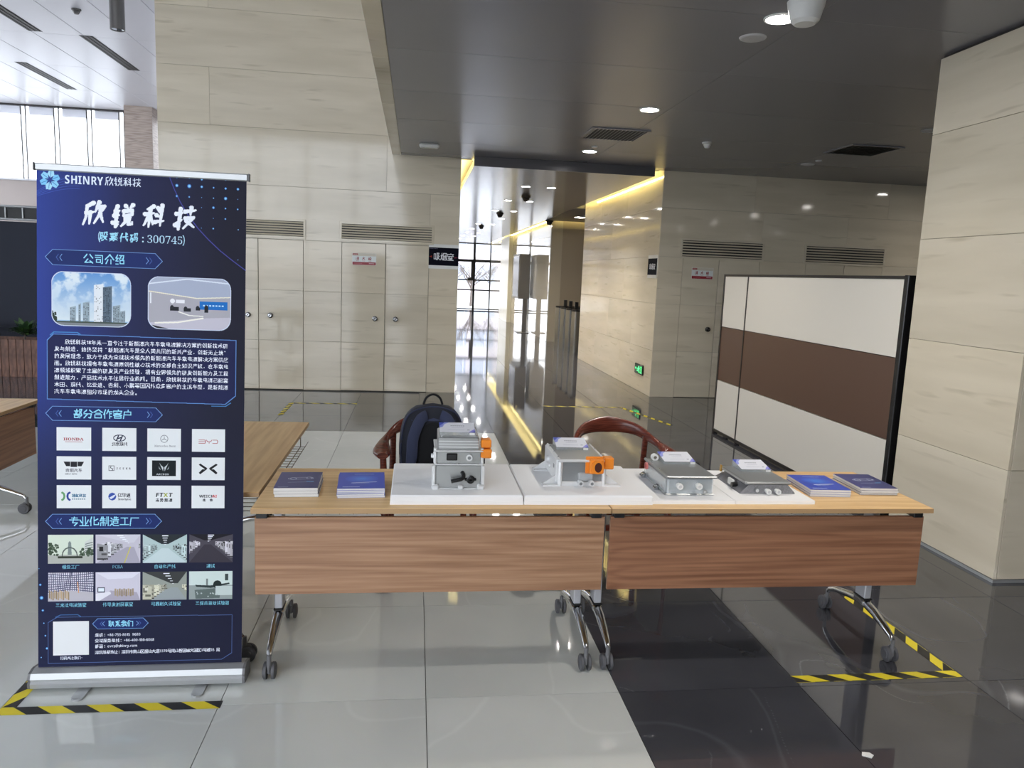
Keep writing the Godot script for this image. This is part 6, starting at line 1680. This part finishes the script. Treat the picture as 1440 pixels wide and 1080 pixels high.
# ---------------------------------------------------------------- farther things
func build_far() -> void:
	# access gates in the recess
	var prof := PackedVector2Array()
	for k in 13:
		var t := PI * k / 12.0
		prof.append(V(-0.12 * cos(t) , 0.12 * sin(t) * 0.9))
	for i in 4:
		var z: float = [-16.4, -17.05, -17.7, -18.35][i]
		var g := thing("access_gate", "brushed steel access gate cabinet in the corridor recess", "access gate", Vector3(3.52, 0, z), 0, "access gates in the corridor recess")
		var pts := PackedVector2Array()
		for k in 13:
			var t := PI / 2 + PI * k / 12.0
			pts.append(V(0.1 * cos(t), 0.1 * sin(t)))
		pts.append(V(1.2, -0.1)); pts.append(V(1.2, 0.1))
		part("cabinet", MB.new().prism(pts, 0.0, 0.93, Transform3D(Basis(Vector3.RIGHT, -PI / 2), Vector3.ZERO)), T.steel, g)
		part("top", MB.new().prism(pts, 0.93, 0.97, Transform3D(Basis(Vector3.RIGHT, -PI / 2), Vector3.ZERO)), T.black_gloss, g)
		part("reader", MB.new().span(Vector3(0.1, 0.97, -0.03), Vector3(0.18, 1.12 if i else 1.3, 0.03), 0.005), T.black, g)
		part("barrier_wing", MB.new().span(Vector3(0.5, 0.25, 0.1), Vector3(0.8, 0.85, 0.13), 0.005), T.black_gloss, g)
	# signage column in the corridor
	var k := thing("signage_stand", "grey floor-standing signage box in the far corridor", "signage stand", Vector3(3.12, 0, -22.6))
	part("case", MB.new().span(Vector3(-0.16, 1.0, -0.7), Vector3(0.16, 2.3, 0.7), 0.01), T.kiosk, k)
	part("screen", MB.new().span(Vector3(-0.168, 1.06, -0.62), Vector3(-0.16, 2.24, 0.62)), T.black_gloss, k)
	part("post", MB.new().span(Vector3(0.0, 0.02, 0.45), Vector3(0.12, 1.0, 0.62)), T.kiosk, k)
	part("base", MB.new().span(Vector3(-0.15, 0, 0.2), Vector3(0.2, 0.02, 0.7), 0.005), T.kiosk, k)
	# left: black backdrop on a truss, planter with leaves
	var bd := thing("backdrop", "dark cloth backdrop on a silver truss behind the planter", "backdrop", Vector3(-8.0, 0, -11.8))
	part("cloth", MB.new().span(Vector3(-2.6, 0.1, -0.03), Vector3(2.66, 2.14, 0.0)), T.navy_cloth, bd)
	var tr := MB.new()
	for y in [2.17, 2.35]:
		tr.tube([Vector3(-2.7, y, 0.03), Vector3(2.7, y, 0.03)], [0.018], 8)
	for i in 24:
		var x := -2.65 + i * 0.23
		tr.tube([Vector3(x, 2.17, 0.03), Vector3(x, 2.35, 0.03)], [0.012], 6)
	part("truss", tr, T.alu, bd)
	part("truss_cover", MB.new().span(Vector3(-2.66, 2.18, 0.0), Vector3(2.66, 2.34, 0.012)), T.black, bd)
	for x in [-2.6, 2.6]:
		part("upright", MB.new().cyl(Vector3(x, 0, -0.05), Vector3(x, 2.35, -0.05), 0.025), T.alu, bd)
		part("foot_plate", MB.new().span(Vector3(x - 0.25, 0, -0.3), Vector3(x + 0.25, 0.015, 0.2)), T.kiosk, bd)
	var pl := thing("planter_box", "long planter of upright brown wood boards", "planter", Vector3(-7.4, 0, -11.3))
	part("soil", MB.new().span(Vector3(-2.2, 0.05, -0.18), Vector3(2.2, 0.44, 0.18)), T.bark, pl)
	var bm := MB.new().span(Vector3(-0.046, 0, -0.01), Vector3(0.046, 0.52, 0.01), 0.002).mesh()
	for i in 46:
		part("board", bm, T.slat_wood, pl, Vector3(-2.2 + i * 0.0978, 0, 0.2))
	part("back_panel", MB.new().span(Vector3(-2.25, 0, -0.2), Vector3(2.25, 0.52, -0.18)), T.slat_wood, pl)
	part("end_panel", MB.new().span(Vector3(2.2, 0, -0.18), Vector3(2.25, 0.52, 0.19)), T.slat_wood, pl)
	var rng := RandomNumberGenerator.new()
	rng.seed = 12
	for i in 5:
		var p := thing("leafy_plant", "bushy green plant growing in the wood board planter", "plant", Vector3(-7.5 + i * 0.52, 0.545, -11.3), 0, "plants in the wood board planter")
		for g in 3:
			var m := MB.new()
			for q in 30:
				var az := rng.randf() * TAU
				var el := rng.randf_range(0.3, 1.35)
				var d := Vector3(cos(az) * cos(el), sin(el), sin(az) * cos(el))
				var l := rng.randf_range(0.14, 0.27)
				var base := d * rng.randf_range(0.02, 0.08)
				var side := d.cross(Vector3.UP).normalized() * rng.randf_range(0.025, 0.04)
				var tip := base + d * l + Vector3(0, -0.04, 0)
				var mid := base + d * l * 0.5 + Vector3(0, 0.02, 0)
				var nn := side.cross(d).normalized()
				m.tri(base, mid + side, mid, nn, nn, nn); m.tri(base, mid, mid - side, nn, nn, nn)
				m.tri(mid, mid + side, tip, nn, nn, nn); m.tri(mid, tip, mid - side, nn, nn, nn)
			part("leaves", m, [T.leaf_a, T.leaf_b, T.leaf_c][g], p)
		part("stem", MB.new().cyl(Vector3(0, -0.105, 0), Vector3(0, 0.1, 0), 0.012), T.bark, p)

# ---------------------------------------------------------------- start
func _ready() -> void:
	# camera
	var cam := Camera3D.new()
	cam.name = "camera"
	add_child(cam)
	cam.position = Vector3(0, 1.66, 0)
	cam.rotation_order = EULER_ORDER_YXZ
	cam.rotation = Vector3(-0.142845, -0.130708, 0.040554)
	cam.fov = rad_to_deg(2.0 * atan(540.0 / 1058.5))
	cam.near = 0.05
	cam.far = 400.0
	cam.current = true
	# sky: an even overcast
	var env := Environment.new()
	var sky := ProceduralSkyMaterial.new()
	sky.sky_top_color = Color(0.93, 0.96, 1.0)
	sky.sky_horizon_color = Color(0.95, 0.97, 1.0)
	sky.ground_bottom_color = Color(0.55, 0.55, 0.55)
	sky.ground_horizon_color = Color(0.8, 0.8, 0.82)
	sky.sky_energy_multiplier = 1.0
	env.background_mode = Environment.BG_SKY
	env.sky = Sky.new()
	env.sky.sky_material = sky
	env.tonemap_mode = Environment.TONE_MAPPER_LINEAR
	env.tonemap_exposure = 5.8
	env.sdfgi_enabled = true
	env.ssao_enabled = true
	env.ssil_enabled = true
	var we := WorldEnvironment.new()
	we.name = "world_environment"
	we.environment = env
	add_child(we)
	make_materials()
	build_floor()
	build_walls()
	build_ceilings()
	build_windows()
	build_column()
	build_fittings()
	build_partition()
	build_tables()
	build_chairs()
	build_banner()
	build_brochures()
	foam_board("thick white foam board under the tall three-tier device", -0.084, 0.446, 0.038, -3.405, -2.895, 0.0)
	foam_board("thick white foam board under the device with orange connectors", 0.449, 0.984, 0.038, -3.405, -2.895, 0.05)
	foam_board("thin white foam board under the flat clear-walled device", 0.986, 1.344, 0.015, -3.425, -2.905, 0.0)
	foam_board("thin white foam board under the low cast device", 1.347, 1.7, 0.015, -3.4, -2.905, 0.0)
	build_devices()
	build_far()
	build_signs()
	build_floor_marks()
